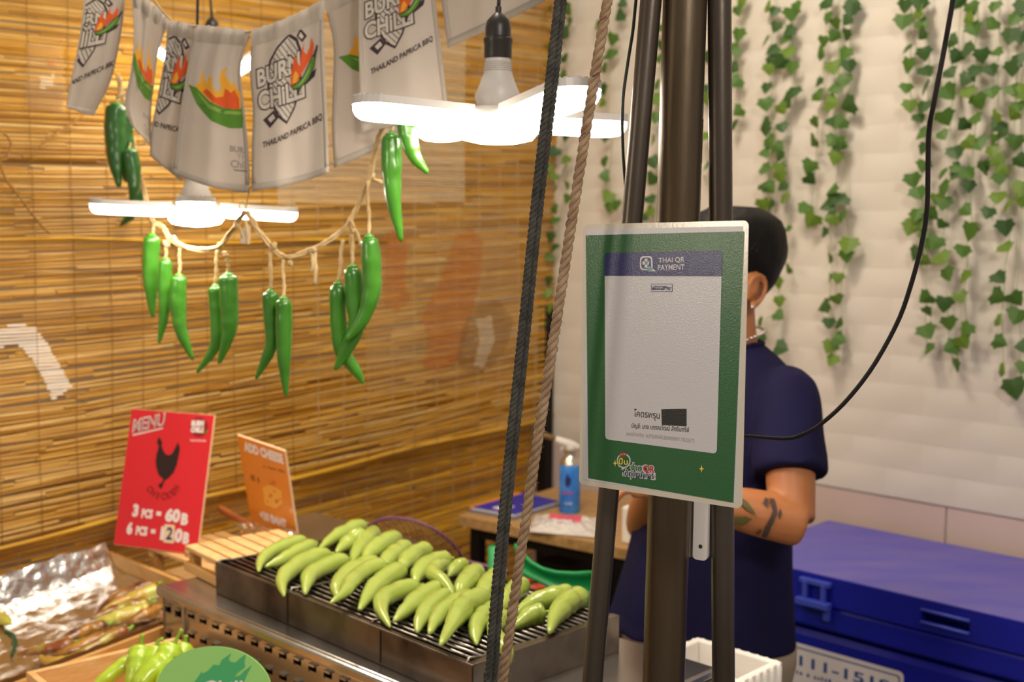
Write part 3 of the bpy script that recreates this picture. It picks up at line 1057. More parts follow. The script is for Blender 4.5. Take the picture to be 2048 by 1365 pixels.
# ------------------------------------------------------------------ laminated payment sign
B = Board((0.1644, 1.3083, 1.4091), (0.7633, -0.6456, 0.0232), (0.0034, 0.04, 0.9992), 0.215, 0.305, 0.001)
sign = thing('payment_sign', 'green and white laminated payment sign in front of the poles', 'sign', B.c - B.y * .1525)
mb = MB()
cs = [B.lp(*q) for q in ((1163, 455), (1500, 440), (1477, 1018), (1163, 965))]
x0, x1 = -.1085, .1085
mb.prism(rrect(-.1085, -.1535, .1085, .1535, .006), B.c - B.n * .0014, B.x, B.y, 0, 0.0012)
mb.build('laminate', M['laminate'], sign)
mb = MB()
mb.prism(rrect(-.1025, -.1475, .1025, .1475, .002), B.c - B.n * .0004, B.x, B.y, 0, 0.0004)
mb.build('paper', M['paper'], sign)
SM = ['sign_green', 'paper', 'navy', 'black_ink', 'sign_grey', 'sign_red', 'sign_yellow', 'sign_teal']
SMI = {k: i for i, k in enumerate(SM)}
P = Print(B.fn)


def bp(*pts):
    return [B.lp(*q) for q in pts]


def btext(s, p0, p1, hpx, c, layer, bold=0.0):
    a, b = B.lp(*p0), B.lp(*p1)
    h = math.dist(B.lp(p0[0], p0[1]), B.lp(p0[0], p0[1] - hpx))
    P.text(s, a, b, h, SMI[c], layer, bold, hdir=(0, 1))


gq = bp((1172, 471), (1489, 463), (1467, 1006), (1177, 957))
P.poly(gq, 0, 1)
wq = bp((1210, 506), (1445, 502), (1434, 908), (1211, 879))


def quad_round(q, r, top=True, bottom=True):
    """round the corners of a quad given tl, tr, br, bl"""
    out = []
    for i in range(4):
        a, b, c = V(q[i - 1]), V(q[i]), V(q[(i + 1) % 4])
        if (i < 2 and not top) or (i >= 2 and not bottom):
            out.append(tuple(b))
            continue
        u, w = (a - b).normalized(), (c - b).normalized()
        for k in range(6):
            t = k / 5
            p = (b + u * r) * (1 - t) ** 2 + b * 2 * t * (1 - t) + (b + w * r) * t * t
            out.append((p[0], p[1]))
    return out


P.poly(quad_round(wq, .005), 1, 2)
P.poly(quad_round(bp((1210, 506), (1445, 502), (1444, 553), (1210, 552)), .005, True, False), 2, 3)
# icon: rounded square ring with a cross and a tail
P.poly(quad_round(bp((1281, 513), (1306, 512), (1307, 541), (1281, 541)), .005), 1, 4)
P.poly(bp((1300, 533), (1314, 543), (1298, 543)), 1, 4)
P.poly(quad_round(bp((1284, 516), (1303, 515), (1303, 538), (1284, 538)), .004), 2, 5)
P.poly(bp((1287, 523), (1300, 523), (1300, 530), (1287, 530)), 1, 6)
P.poly(bp((1291, 518), (1297, 518), (1297, 536), (1291, 536)), 1, 6)
P.poly(bp((1299, 529), (1307, 541), (1296, 541)), 7, 7)
btext('THAI QR', (1318, 528), (1370, 526), 12, 'paper', 4, .012)
btext('PAYMENT', (1317, 541), (1370, 540), 11, 'paper', 4, .012)
P.poly(bp((1303, 568), (1346, 568), (1346, 584), (1303, 584)), 2, 3)
P.poly(bp((1304, 569), (1345, 569), (1345, 583), (1304, 583)), 1, 4)
P.poly(bp((1305, 572), (1329, 572), (1329, 580), (1305, 580)), 2, 5)
btext('Prompt', (1306, 579), (1328, 579), 7, 'paper', 6, .01)
btext('Pay', (1330, 582), (1344, 582), 10, 'navy', 6, .02)
btext('โคตรพรุน', (1269, 838), (1320, 843), 20, 'black_ink', 3, .005)
P.poly(bp((1324, 819), (1374, 818), (1374, 853), (1325, 850)), 3, 4)
btext('บัญชี: นาย บรรณวัฒน์ สัทธินทรีย์', (1264, 858), (1379, 867), 12, 'black_ink', 3, .004)
btext('เลขอ้างอิง: KPS004KB000001782672', (1253, 871), (1390, 886), 9, 'sign_grey', 3)
# slogan at the foot
P.poly([B.lp(1248 + 14 * math.cos(a / 10 * math.pi), 922 + 15 * math.sin(a / 10 * math.pi)) for a in range(20)], 1, 2)
P.poly([B.lp(1248 + 11.5 * math.cos(a / 10 * math.pi), 922 + 12 * math.sin(a / 10 * math.pi)) for a in range(20)], 0, 3)
for k in range(3):
    P.poly(bp((1241 + k * 5, 905 + abs(k - 1)), (1244 + k * 5, 905 + abs(k - 1)), (1243 + k * 5, 914), (1241 + k * 5, 914)), 5, 4)
btext('ปิ๊บ', (1239, 929), (1257, 930), 13, 'sign_yellow', 5, .02)
btext('จ่าย', (1260, 943), (1285, 946), 19, 'paper', 2, .09)
btext('จ่าย', (1262, 941), (1284, 944), 15, 'sign_green', 3, .02)
btext('QR', (1284, 949), (1313, 953), 21, 'paper', 2, .09)
btext('QR', (1287, 946), (1310, 949), 16, 'sign_red', 3, .03)
btext('ได้ทุกธนาคาร', (1243, 957), (1312, 966), 21, 'paper', 2, .07)
btext('ได้ทุกธนาคาร', (1246, 955), (1309, 962), 16, 'navy', 3, .012)
for cx, cy, r in ((1231, 927, 7), (1404, 938, 8), (1239, 933, 3)):
    P.poly(bp((cx, cy - r), (cx + r * .2, cy - r * .2), (cx + r * .7, cy), (cx + r * .2, cy + r * .2), (cx, cy + r), (cx - r * .2, cy + r * .2), (cx - r * .7, cy), (cx - r * .2, cy - r * .2)), 6, 3)
P.build('print', [M[k] for k in SM], sign)
# white power box strapped behind the sign, between thick and right pole
c = at(1402, 1040, 1.42)
t = thing('power_box', 'white plastic power box between the thick and right poles, under the sign', 'box', c - Z * .06)
hx, hz = .0125, .046
X1, Y1 = V((.86, -.5, 0)), V((.5, .86, 0))
mb = MB()
mb.prism(rrect(-.022, -.045, .016, .05, .006), c + Y1 * .02, X1, Z, 0, .034)
mb.build('housing', M['device_side'], t, bevel=.002)
mb = MB()
mb.prism(rrect(-.002, -.045, .0165, .05, .005), c + Y1 * .02, X1, Z, .034, .040)
mb.build('cover', M['device'], t, bevel=.0015)
mb = MB()
for zz in (-.028, .034):
    mb.lathe(c - Y1 * .0195 + X1 * .008 + Z * zz, [(.0026, 0), (.0026, .001), (.0012, .0016)], 10, axis=-Y1)
mb.build('screw', M['pipe'], t)


# ------------------------------------------------------------------ deformable lamps
def lamp(label, c, yaw, sc, angs, tilts, cord_top, cord_px=None):
    t = thing('folding_lamp', label, 'lamp', c)
    R = lambda a: V((math.cos(a), math.sin(a), 0))
    mb = MB()
    mb.lathe(c, [(.030 * sc, .012 * sc), (.034 * sc, .030 * sc), (.027 * sc, .045 * sc), (.021 * sc, .062 * sc), (.0185 * sc, .078 * sc), (.0185 * sc, .085 * sc)], 32)
    for k in range(5):
        mb.lathe(c, [(.0190 * sc, (.064 + k * .003) * sc), (.0225 * sc - k * .0006, (.0652 + k * .003) * sc), (.0190 * sc, (.0664 + k * .003) * sc)], 24)
    mb.build('neck', M['lamp_white'], t, smooth=True, angle=40)
    mb = MB()
    mb.lathe(c, [(.0195 * sc, .083 * sc), (.0205 * sc, .086 * sc), (.0205 * sc, .104 * sc), (.0215 * sc, .106 * sc), (.0215 * sc, .112 * sc), (.019 * sc, .114 * sc),
                 (.019 * sc, .128 * sc), (.0165 * sc, .138 * sc), (.009 * sc, .146 * sc), (.0045 * sc, .150 * sc), (.0045 * sc, .158 * sc), (.0028 * sc, .159 * sc)], 28)
    mb.build('socket', M['socket'], t, smooth=True, angle=40)
    mb = MB()
    a, b = c + Z * .155 * sc, cord_top
    mb.tube([a.lerp(b, i / 12) for i in range(13)], .0028, 8)
    mb.build('cord', M['cable'], t, smooth=True)
    mb = MB()
    mb.lathe(c, [(.052 * sc, .010 * sc), (.056 * sc, 0.004 * sc), (.056 * sc, -.004 * sc), (.05 * sc, -.006 * sc)], 36)
    mb.build('hub', M['lamp_white'], t, smooth=True, angle=40)
    mb = MB()
    mb.lathe(c, [(.050 * sc, -.006 * sc), (.0595 * sc, -.010 * sc), (.0595 * sc, -.026 * sc), (.052 * sc, -.035 * sc), (.03 * sc, -.040 * sc), (.0, -.042 * sc)], 36)
    mb.build('dome', M['lamp_glow'], t, smooth=True, angle=50)
    for a, tl in zip(angs, tilts):
        d = R(math.radians(a + yaw))
        e = V((-d.y, d.x, 0))
        dd = (d + Z * tl).normalized()
        nn = dd.cross(e)
        if nn.z < 0:
            nn = -nn
        o = c + d * .052 * sc
        ln, wd = .172 * sc, .040 * sc
        outl = [(0, -wd * .8), (0, wd * .8)] + [(ln - wd * .75 + wd * .75 * math.cos(q), wd * math.sin(q)) for q in [math.radians(90 - 15 * i) for i in range(13)]]
        mb = MB()
        mb.prism(outl, o, dd, nn.cross(dd), .000 * sc, .011 * sc)
        h = mb.build('blade', M['lamp_white'], t, bevel=.003 * sc)
        mb = MB()
        ee = nn.cross(dd)
        cxm = ln * .5
        vs, lay = [], ((.000, .0), (-.008, .0004), (-.015, .004), (-.0195, .010), (-.021, .018))
        for z_, ins in lay:
            for x, y in outl:
                kx_ = 1 - ins * sc / (ln * .5)
                ky_ = 1 - ins * sc / wd
                vs.append(o + dd * (cxm + (x - cxm) * kx_ * .99) + ee * (y * ky_ * .96) + nn * z_ * sc)
        m_ = len(outl)
        fs = [(q * m_ + w_, q * m_ + (w_ + 1) % m_, (q + 1) * m_ + (w_ + 1) % m_, (q + 1) * m_ + w_) for q in range(len(lay) - 1) for w_ in range(m_)]
        fs += [tuple(range(m_)), tuple((len(lay) - 1) * m_ + w_ for w_ in reversed(range(m_)))]
        mb.add(vs, fs)
        g = mb.build('diffuser', M['lamp_glow'], h, smooth=True, angle=60)
        # heat sink teeth along the tip
        mb = MB()
        for i in range(3, 14):
            x, y = outl[i % len(outl)]
            q = o + dd * x * .985 + nn.cross(dd) * y * .97
            mb.box(q + nn * .0115 * sc, dd * .0022, nn.cross(dd) * .0022, nn * .0012)
        mb.build('cooling_rib', M['lamp_white'], h)
    return t


lamp('largest folding lamp, four lit blades, hanging beside the dark rope', at(995, 232, 1.76), 0, 1.0,
     (208, 303, 30, 120), (.03, .13, .0, -.03), at(1006, -160, 1.76))
lamp('folding lamp lit below the white flags, over the green chili garland', at(392, 416, 2.22), 0, 0.845,
     (195, 285, 15, 105), (.03, .05, -.05, .0), at(398, -120, 2.22))
lamp('folding lamp mostly hidden behind the top of the white flags', at(425, 142, 2.80), 0, 0.82,
     (188, 288, 6, 108), (.62, .15, .66, .5), at(404, -200, 2.80))


# ------------------------------------------------------------------ string of flags
FM = ['ink', 'cream_ink', 'flame', 'flame2', 'leafgreen', 'leafgreen2', 'grey_ink']


class Flag:
    def __init__(s, left, right, d0, d1, sag=0.0, waves=1.5, amp=.008, ph=0.0, n=18, m=22, lean=0.0, tops=0.0):
        s.L, s.R, s.d0, s.d1, s.sag, s.w, s.a, s.ph, s.lean, s.tops = left, right, d0, d1, sag, waves, amp, ph, lean, tops
        s.n, s.m = n, m

    def edge(s, E, v):
        P = [V((a, b, 0)) for a, b in E]
        k = len(P) - 1
        t = min(max(v, 0), 1) * k
        i = min(int(t), k - 1)
        t -= i
        Q = [P[0] * 2 - P[1]] + P + [P[-1] * 2 - P[-2]]
        a, b, c, d = Q[i:i + 4]
        r = 0.5 * ((2 * b) + (c - a) * t + (2 * a - 5 * b + 4 * c - d) * t * t + (3 * b - a - 3 * c + d) * t ** 3)
        return r

    def pt(s, u, v, off=0.0):
        """u across, v down"""
        l, r = s.edge(s.L, v), s.edge(s.R, v)
        p = l.lerp(r, u)
        p.y += math.sin(math.pi * u) * (s.sag * v + s.tops * (1 - v))
        d = lerp(s.d0, s.d1, u) + s.lean * v + s.a * (.35 + .65 * v) * math.sin(2 * math.pi * s.w * u + s.ph + 1.1 * v) \
            + .3 * s.a * math.sin(2 * math.pi * 2.7 * s.w * u + 2 * s.ph) * (1 - .5 * v)
        return at(p.x, p.y, d - off)

    def make(s, label, base):
        t = thing('cloth_flag', label, 'flag', base, 'printed cloth flags on the string')
        mb = MB()
        mb.grid([[s.pt(j / s.m, i / s.n) for j in range(s.m + 1)] for i in range(s.n + 1)])
        mb.build('cloth', M['cloth'], t, smooth=True, solid=.0006)
        mb = MB()
        h = .045
        mb.grid([[s.pt(j / s.m, v, .0006) for j in range(s.m + 1)] for v in (1 - h, 1 - h / 2, 1)])
        for us in ((0, .03, .055), (.945, .97, 1)):
            mb.grid([[s.pt(u, i / s.n * (1 - h), .0006) for u in us] for i in range(s.n + 1)])
        mb.build('hem', M['hem'], t, smooth=True, solid=.0006)
        mb = MB()
        rows = []
        for q in range(7):
            a = math.pi * q / 6
            rows.append([s.pt(j / s.m, .105 * (q / 6), 0) + V((0, -1, 0)) * (.005 * math.sin(a) + .001 + .0022 * math.sin(j * 2.4 + s.ph) * math.sin(a))
                         + Z * (.002 * math.sin(j * 1.7 + s.ph) * (1 - q / 6)) for j in range(s.m + 1)])
        mb.grid(rows)
        mb.build('sleeve', M['hem'], t, smooth=True)
        return t

    def fn(s, x, y, layer):
        return s.pt(x, y, .0009 + .00025 * layer)


def crop(pts, x0, y0, w, h):
    return [((a - x0) / w, (b - y0) / h) for a, b in pts]


def burn_logo(F, t, X0=590, Y0=90, W=535, H=1190):
    P = Print(F.fn, maxe=.035, clip=True)
    C = lambda *p: crop(p, X0, Y0, W, H)

    def flip(pts):
        return pts
    ring = [(870, 205), (930, 260), (962, 350), (965, 450), (945, 600), (895, 735), (835, 830), (770, 770), (735, 690), (705, 560), (710, 440), (730, 350), (780, 270), (830, 230)]
    P.poly(C((925, 245), (950, 198), (1002, 275), (968, 305)), 0, 0)
    P.poly(C((940, 252), (953, 228), (978, 268), (965, 282)), 1, 1)
    P.poly(C((662, 770), (742, 712), (772, 775), (714, 838)), 0, 0)
    P.poly(C((698, 768), (735, 738), (752, 770), (718, 798)), 1, 1)
    P.poly(C((960, 560), (1065, 515), (1050, 565), (950, 615)), 0, 0)
    P.poly(C(*ring), 0, 1)
    cx, cy = 838, 515
    inner = [(cx + (a - cx) * .87, cy + (b - cy) * .93) for a, b in ring]
    P.poly(C(*inner), 1, 2)
    for k in range(-12, 13):
        run = []
        for q in range(-60, 61):
            p = (cx + k * 34 + q * 4.2, cy + q * 6.5)
            if inside(p, inner):
                run.append(p)
        if len(run) > 4:
            (a, b), (c, d) = run[0], run[-1]
            P.poly(C((a - 3, b), (a + 3, b), (c + 3, d), (c - 3, d)), 0, 3)

    def word(s, p0, p1, h, bold, mi, layer):
        a, b = C(p0, p1)
        P.text(s, a, b, h / H, mi, layer, bold, hdir=(0, -1))
    word('BURN', (630, 540), (958, 494), 150, .075, 0, 4)
    word('BURN', (638, 530), (950, 484), 130, .035, 1, 5)
    word('CHiLLi', (624, 706), (982, 690), 158, .075, 0, 4)
    word('CHiLLi', (632, 696), (972, 680), 138, .035, 1, 5)
    P.poly(C((872, 575), (884, 490), (895, 440), (915, 360), (928, 420), (948, 460), (962, 370), (985, 300), (978, 370), (1000, 400), (1022, 360), (1035, 300), (1050, 350),
             (1045, 405), (1020, 445), (960, 510), (915, 570)), 2, 6)
    P.poly(C((885, 560), (900, 500), (918, 480), (935, 520), (915, 560)), 3, 7)
    P.poly(C((870, 572), (920, 565), (970, 530), (1010, 470), (1040, 415), (1064, 440), (1050, 505), (1000, 575), (940, 612), (890, 608)), 0, 7)
    P.poly(C((878, 578), (922, 572), (974, 538), (1014, 478), (1040, 425), (1058, 444), (1044, 502), (996, 568), (938, 602), (894, 600)), 4, 8)
    P.poly(C((900, 588), (950, 570), (1000, 510), (1030, 455), (1010, 520), (955, 582)), 5, 9)
    P.poly(C((1045, 425), (1073, 360), (1080, 375), (1062, 442)), 0, 9)
    a, b = C((665, 985), (1088, 872))
    P.text('THAILAND PAPRICA BBQ', a, b, 52 / H, 0, 4, .02, hdir=(0, -1))
    return P.build('print', [M[k] for k in FM], t)


def chili_flag(F, t, X0=95, Y0=60, W=430, H=1160, sx=1.0, small=True):
    P = Print(F.fn, maxe=.035, clip=True)
    C = lambda *p: crop([(X0 + (a - X0) * sx, b) for a, b in p], X0, Y0, W, H)
    P.poly(C((175, 480), (208, 450), (218, 372), (245, 442), (262, 458), (272, 420), (292, 400), (300, 470), (335, 512), (372, 500), (358, 425), (372, 375), (412, 342), (398, 400),
             (430, 440), (452, 470), (470, 440), (480, 480), (512, 520), (500, 640), (400, 620), (300, 575)), 3, 1)
    P.poly(C((235, 510), (262, 490), (290, 510), (330, 545), (385, 540), (400, 490), (420, 500), (440, 520), (470, 500), (495, 560), (492, 640), (400, 620), (310, 575)), 2, 2)
    P.poly(C((122, 472), (188, 488), (288, 572), (378, 612), (500, 632), (520, 600), (512, 690), (500, 768), (420, 762), (300, 702), (200, 592), (142, 500)), 4, 3)
    P.poly(C((190, 508), (290, 590), (380, 630), (500, 650), (498, 672), (380, 655), (280, 615)), 5, 4)
    if small:
        a, b = C((415, 935), (530, 960))
        P.text('BURN', a, b, 45 / H, 6, 1, .03, hdir=(0, -1))
        a, b = C((455, 990), (530, 1000))
        P.text('The', a, b, 35 / H, 6, 1, .0, hdir=(0, -1))
        a, b = C((418, 1050), (530, 1062))
        P.text('Chilli', a, b, 55 / H, 6, 1, .02, hdir=(0, -1))
        P.poly(C((528, 1030), (555, 1010), (552, 1060), (530, 1065)), 4, 2)
        P.poly(C((530, 1030), (540, 1000), (552, 1015)), 2, 3)
        a, b = C((435, 1075), (520, 1085))
        P.text('THAILAND PAPRICA BBQ', a, b, 14 / H, 0, 1, .02, hdir=(0, -1))
    return P.build('print', [M[k] for k in FM], t)


F1 = Flag([(172, -120), (168, -10), (160, 70), (138, 180), (133, 216)], [(262, -120), (250, -10), (243, 60), (222, 160), (186, 233)], 1.98, 2.08, waves=.8, amp=.012)
t = F1.make('leftmost flag, twisted, dark grill logo cut off at left', at(172, -120, 2.0))
burn_logo(F1, t, 760, -224, 330, 1622)
F2 = Flag([(262, -30), (268, 60), (262, 140), (250, 205), (262, 250)], [(340, 36), (318, 100), (308, 170), (302, 230), (303, 296)], 2.06, 2.16, waves=1.2, amp=.014, ph=.7)
t = F2.make('narrow folded flag with a flame, second from the left', at(300, 0, 2.1))
chili_flag(F2, t, 150, 60, 380, 1100, small=True)
F3 = Flag([(337, 40), (330, 110), (316, 190), (303, 260), (300, 312)], [(402, 52), (398, 130), (388, 220), (372, 300), (362, 362)], 2.04, 2.03, waves=1.0, amp=.01, ph=2.0)
t = F3.make('folded flag with part of the grill logo, left of the flame flag', at(370, 45, 2.03))
burn_logo(F3, t, 800, 90, 290, 1190)
F4 = Flag([(397, 50), (376, 130), (362, 220), (352, 290), (345, 346)], [(502, 61), (482, 135), (489, 220), (497, 300), (499, 386)], 1.985, 1.97, sag=8, waves=1.2, amp=.010, ph=.4)
t = F4.make('wide flag with one burning green chili print, in front of the lit lamp', at(450, 55, 1.98))
chili_flag(F4, t)
F5 = Flag([(505, 60), (500, 140), (506, 220), (504, 300), (504, 383)], [(648, -2), (648, 90), (652, 180), (656, 270), (658, 346)], 1.95, 1.94, sag=5, waves=1.3, amp=.008, ph=1.4, tops=6)
t = F5.make('flag showing the whole grill and chili logo, centre of the string', at(575, 20, 1.95))
burn_logo(F5, t)
F6 = Flag([(642, -10), (666, 80), (666, 170), (664, 250), (668, 336)], [(820, -90), (830, 0), (838, 80), (845, 160), (852, 246)], 1.99, 1.97, sag=6, waves=1.1, amp=.008, ph=2.6)
t = F6.make('flag with a chili print half hidden behind the next flag', at(730, -40, 1.98))
chili_flag(F6, t, 95, 60, 480, 1160, small=False)
F7 = Flag([(724, -150), (718, -40), (717, 60), (719, 160), (722, 266)], [(852, -200), (862, -90), (872, 10), (884, 110), (897, 222)], 1.93, 1.92, sag=3, waves=1.0, amp=.010, ph=.2)
t = F7.make('flag with the grill logo behind the left blade of the large lamp', at(790, -150, 1.92))
burn_logo(F7, t, 590, -190, 545, 1578)
F8 = Flag([(868, -230), (872, -150), (878, -70), (884, 10), (896, 96)], [(1050, -330), (1060, -250), (1068, -170), (1078, -80), (1090, 2)], 1.90, 1.86, sag=2, waves=.7, amp=.006, ph=1.0)
t = F8.make('blank corner of a flag above the large lamp', at(960, -230, 1.88))
mb = MB()
path = catmull([at(*q) for q in ((60, -190, 1.95), (172, -122, 1.98), (262, -60, 2.05), (340, 38, 2.05), (400, 54, 2.02), (450, 64, 1.99), (503, 62, 1.97), (575, 38, 1.96), (648, -2, 1.95),
                                 (724, -152, 1.94), (852, -202, 1.92), (960, -280, 1.90), (1060, -335, 1.87), (1180, -420, 1.85))], 120)
mb.tube(path, .0018, 6)
o = mb.build('flag_string', M['raffia'], org=path[0], smooth=True)
tag(o, 'thin string through the tops of all the cloth flags', 'string')


# ------------------------------------------------------------------ raffia garland and hanging chilies
def chili_mesh(pts, w, prof, n=26, sides=14, seed=0, bump=.04):
    """pts 3D centre line stem -> tip; w full width; prof [(t, k)] radius factor"""
    path = catmull(pts, n)
    rr = []
    for i in range(n):
        t = i / (n - 1)
        r = w / 2 * pl(prof, t)
        r *= 1 + bump * mnoise.noise(V((t * 7, seed * 3.1, 0)))
        rr.append(max(r, .0004))
    mb = MB()
    mb.tube(path, rr, sides)
    for k in range(len(mb.v)):
        i = k // sides
        if i < n:
            mb.v[k] = path[i] + (mb.v[k] - path[i]) * (1 + bump * .8 * mnoise.noise(mb.v[k] * 60 + V((seed, 0, 0))))
    return mb, path


HANG = [(0, .30), (.012, .70), (.035, .93), (.07, 1.0), (.2, 1.02), (.4, 1.0), (.6, .87), (.78, .62), (.9, .40), (.97, .28), (1, .14)]
GROUP_H = 'green chilies hung on the raffia garland'


def hang_chili(label, px, wpx, d, knot, matl, dd=None, seed=0):
    dd = dd or [0] * len(px)
    pts = [at(a, b, d + e) for (a, b), e in zip(px, dd)]
    t = thing('hanging_chili', label, 'chili', pts[0], GROUP_H)
    mb, path = chili_mesh(pts, wpx * d / FPX, HANG, seed=seed, n=36, sides=18, bump=.085)
    mb.build('body', matl, t, smooth=True)
    mb = MB()
    ax = (path[0] - path[2]).normalized()
    w = wpx * d / FPX
    mb.lathe(path[0] - ax * .002, [(w * .30, 0), (w * .26, .003), (w * .12, .0045), (w * .09, .007)], 12, axis=ax)
    mb.build('cap', M['chili_cap'], t, smooth=True)
    if knot:
        mb = MB()
        k = at(*knot)
        a = path[0] + ax * .003
        pts = catmull([a, a.lerp(k, .3) + V((.0012, 0, 0)), a.lerp(k, .7) - V((.001, 0, 0)), k], 14)
        mb.tube(pts, [.0030 + .0008 * math.sin(i * 1.9 + seed) for i in range(14)], 6, flat=.5)
        mb.build('raffia_tie', M['raffia'], t, smooth=True)
    return t


GP = [(236, 150, 2.66), (246, 205, 2.68), (262, 270, 2.70), (276, 340, 2.70), (292, 400, 2.68), (304, 442, 2.36), (324, 452, 2.32), (345, 480, 2.29), (390, 499, 2.24), (436, 494, 2.15), (464, 462, 2.06), (478, 440, 2.02), (490, 425, 2.0),
      (503, 437, 2.0), (516, 462, 2.0), (545, 496, 2.0), (576, 514, 2.0), (622, 499, 2.0), (668, 475, 2.0), (703, 440, 2.0), (722, 400, 2.0), (738, 355, 1.99), (748, 310, 1.98), (760, 268, 1.97), (782, 232, 1.96), (820, 190, 1.95), (850, 120, 1.94)]
t = thing('raffia_garland', 'knotted raffia garland strung under the flags, holding the green chilies', 'garland', at(490, 425, 2.0))
base = catmull([at(*q) for q in GP], 200)
for k in range(3):
    mb = MB()
    pts = []
    for i, p in enumerate(base):
        a = i * .23 + k * 2.1
        pts.append(p + V((math.cos(a), .5 * math.sin(a * 1.3), math.sin(a))) * .0028)
    mb.tube(pts, [.0030 + .0012 * math.sin(i * .31 + k * 2) + .0006 * math.sin(i * 1.7) for i in range(200)], 6, flat=.6)
    mb.build('strand', M['raffia'], t, smooth=True)
for i, (px, r) in enumerate([((334, 487), .012), ((348, 478), .009), ((440, 492), .009), ((473, 449), .010), ((449, 508), .008), ((548, 492), .009), ((581, 527), .008), ((628, 500), .007), ((744, 352), .008), ((706, 462), .007)]):
    d = [2.30, 2.285, 2.14, 2.03, 2.11][i] if i < 5 else 1.992
    mb = MB()
    c = at(*px, d)
    pts = [c + V((.002 * math.sin(j * 2 + i), .002 * math.cos(j * 3), r * (.5 - j / 6))) for j in range(7)]
    mb.tube(catmull(pts, 14), [r * .5 * (.3 + math.sin(math.pi * (j + .5) / 14)) for j in range(14)], 8, flat=.7)
    mb.build('knot', M['raffia'], t, smooth=True)
for i, (a, b) in enumerate([((628, 498), (630, 570)), ((622, 500), (625, 545)), ((490, 440), (496, 490)), ((476, 450), (484, 476)), ((736, 356), (765, 366)), ((703, 445), (704, 525)), ((700, 440), (722, 492)), ((270, 180), (232, 196)), ((268, 182), (288, 198))]):
    mb = MB()
    d = 1.995 if i < 7 else 2.66
    pts = catmull([at(*a, d), at((a[0] + b[0]) / 2 + 2, (a[1] + b[1]) / 2, d - .004), at(*b, d - .002)], 10)
    mb.tube(pts, [.0034 + .0008 * math.sin(j * 1.5 + i) for j in range(10)], 6, flat=.35)
    mb.build('tail', M['raffia'], t, smooth=True)
mb = MB()
mb.prism([(-.006, -.016), (.010, -.018), (.012, .012), (.006, .018), (-.002, .01)], at(488, 468, 2.0), V((1, 0, 0)), Z, 0, .0012)
mb.build('tag', M['cloth'], t)
mb = MB()
mb.tube(catmull([at(490, 426, 2.0), at(494, 405, 1.995), at(497, 388, 1.98), at(500, 372, 1.968)], 10), .0012, 5)
mb.tube(catmull([at(492, 424, 1.995), at(480, 418, 1.99), at(480, 407, 1.99), at(488, 404, 1.99), at(492, 420, 1.99)], 16), .0011, 5)
mb.build('hanging_string', M['twine_pale'], t, smooth=True)

g, dk = M['chili_green'], M['chili_dark']
HC = [
    ('first hanging chili from the left, straight, under the lamp blade', [(304, 470), (302, 520), (302, 580), (306, 636)], 33, 2.33, (308, 440, 2.34), g),
    ('slender lumpy hanging chili with its tip curling left, second from the left', [(331, 518), (330, 570), (328, 630), (318, 687)], 27, 2.30, (332, 482, 2.30), g),
    ('third hanging chili from the left, tip curving right', [(358, 551), (356, 600), (362, 660), (386, 721)], 33, 2.27, (360, 497, 2.27), g),
    ('left chili of the second bunch, tip curving far left', [(430, 572), (433, 620), (431, 690), (394, 746)], 29, 2.16, (435, 500, 2.15), g),
    ('thick right chili of the second bunch, tip pointing down', [(456, 549), (458, 600), (459, 660), (438, 728)], 38, 2.12, (455, 508, 2.11), g),
    ('left chili of the third bunch, tip curving left', [(541, 583), (543, 630), (543, 690), (512, 758)], 34, 2.01, (542, 500, 2.0), g),
    ('straight chili of the third bunch, the lowest hanging tip of all', [(567, 597), (568, 660), (568, 720), (572, 794)], 33, 1.98, (567, 520, 2.0), g),
    ('left chili of the bunch of three, tip crossing to the right', [(676, 567), (676, 630), (684, 700), (712, 742), (727, 768)], 33, 2.01, (686, 480, 2.0), g),
    ('middle chili of the bunch of three, tip curving left', [(705, 533), (709, 590), (713, 650), (690, 705), (670, 740)], 37, 1.985, (703, 470, 2.0), g),
    ('right chili of the bunch of three, highest stem and bent like a hook', [(738, 473), (743, 530), (742, 590), (722, 645), (692, 682)], 38, 1.955, (736, 360, 1.99), g),
    ('long hanging chili below the left blade of the large lamp', [(783, 268), (783, 330), (787, 400), (803, 484)], 40, 1.94, (786, 235, 1.95), g),
    ('rightmost hanging chili, curved, partly hidden by the lamp blade', [(808, 222), (815, 265), (828, 310), (856, 347)], 37, 1.91, (806, 205, 1.94), g),
    ('dark green chili at far left, in front of its neighbour', [(232, 208), (230, 260), (232, 320), (238, 375)], 40, 2.66, (244, 185, 2.67), dk),
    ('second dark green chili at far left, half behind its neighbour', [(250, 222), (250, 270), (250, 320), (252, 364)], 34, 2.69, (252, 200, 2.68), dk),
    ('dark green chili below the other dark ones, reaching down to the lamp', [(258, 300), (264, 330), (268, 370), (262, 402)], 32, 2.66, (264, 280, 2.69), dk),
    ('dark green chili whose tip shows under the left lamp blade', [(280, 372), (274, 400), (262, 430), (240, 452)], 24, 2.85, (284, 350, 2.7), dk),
]
for i, (lb, px, w, d, kn, mt) in enumerate(HC):
    hang_chili(lb, px, w, d, kn, mt, seed=i + 1)


# ------------------------------------------------------------------ stove, grill, tables
S0 = onz(320, 1170, .87)
S1 = onz(790, 1365, .87)
SX = (S1 - S0).normalized()
SY = V((SX.y, -SX.x, 0)) * -1          # inward, away from the viewer
if SY.y < 0:
    SY = -SY
SL, SD = 1.0, .40


def sp(s, o, z):
    """stove frame: s along the front, o towards the back"""
    return S0 + SX * s + SY * o + Z * (z - .87)


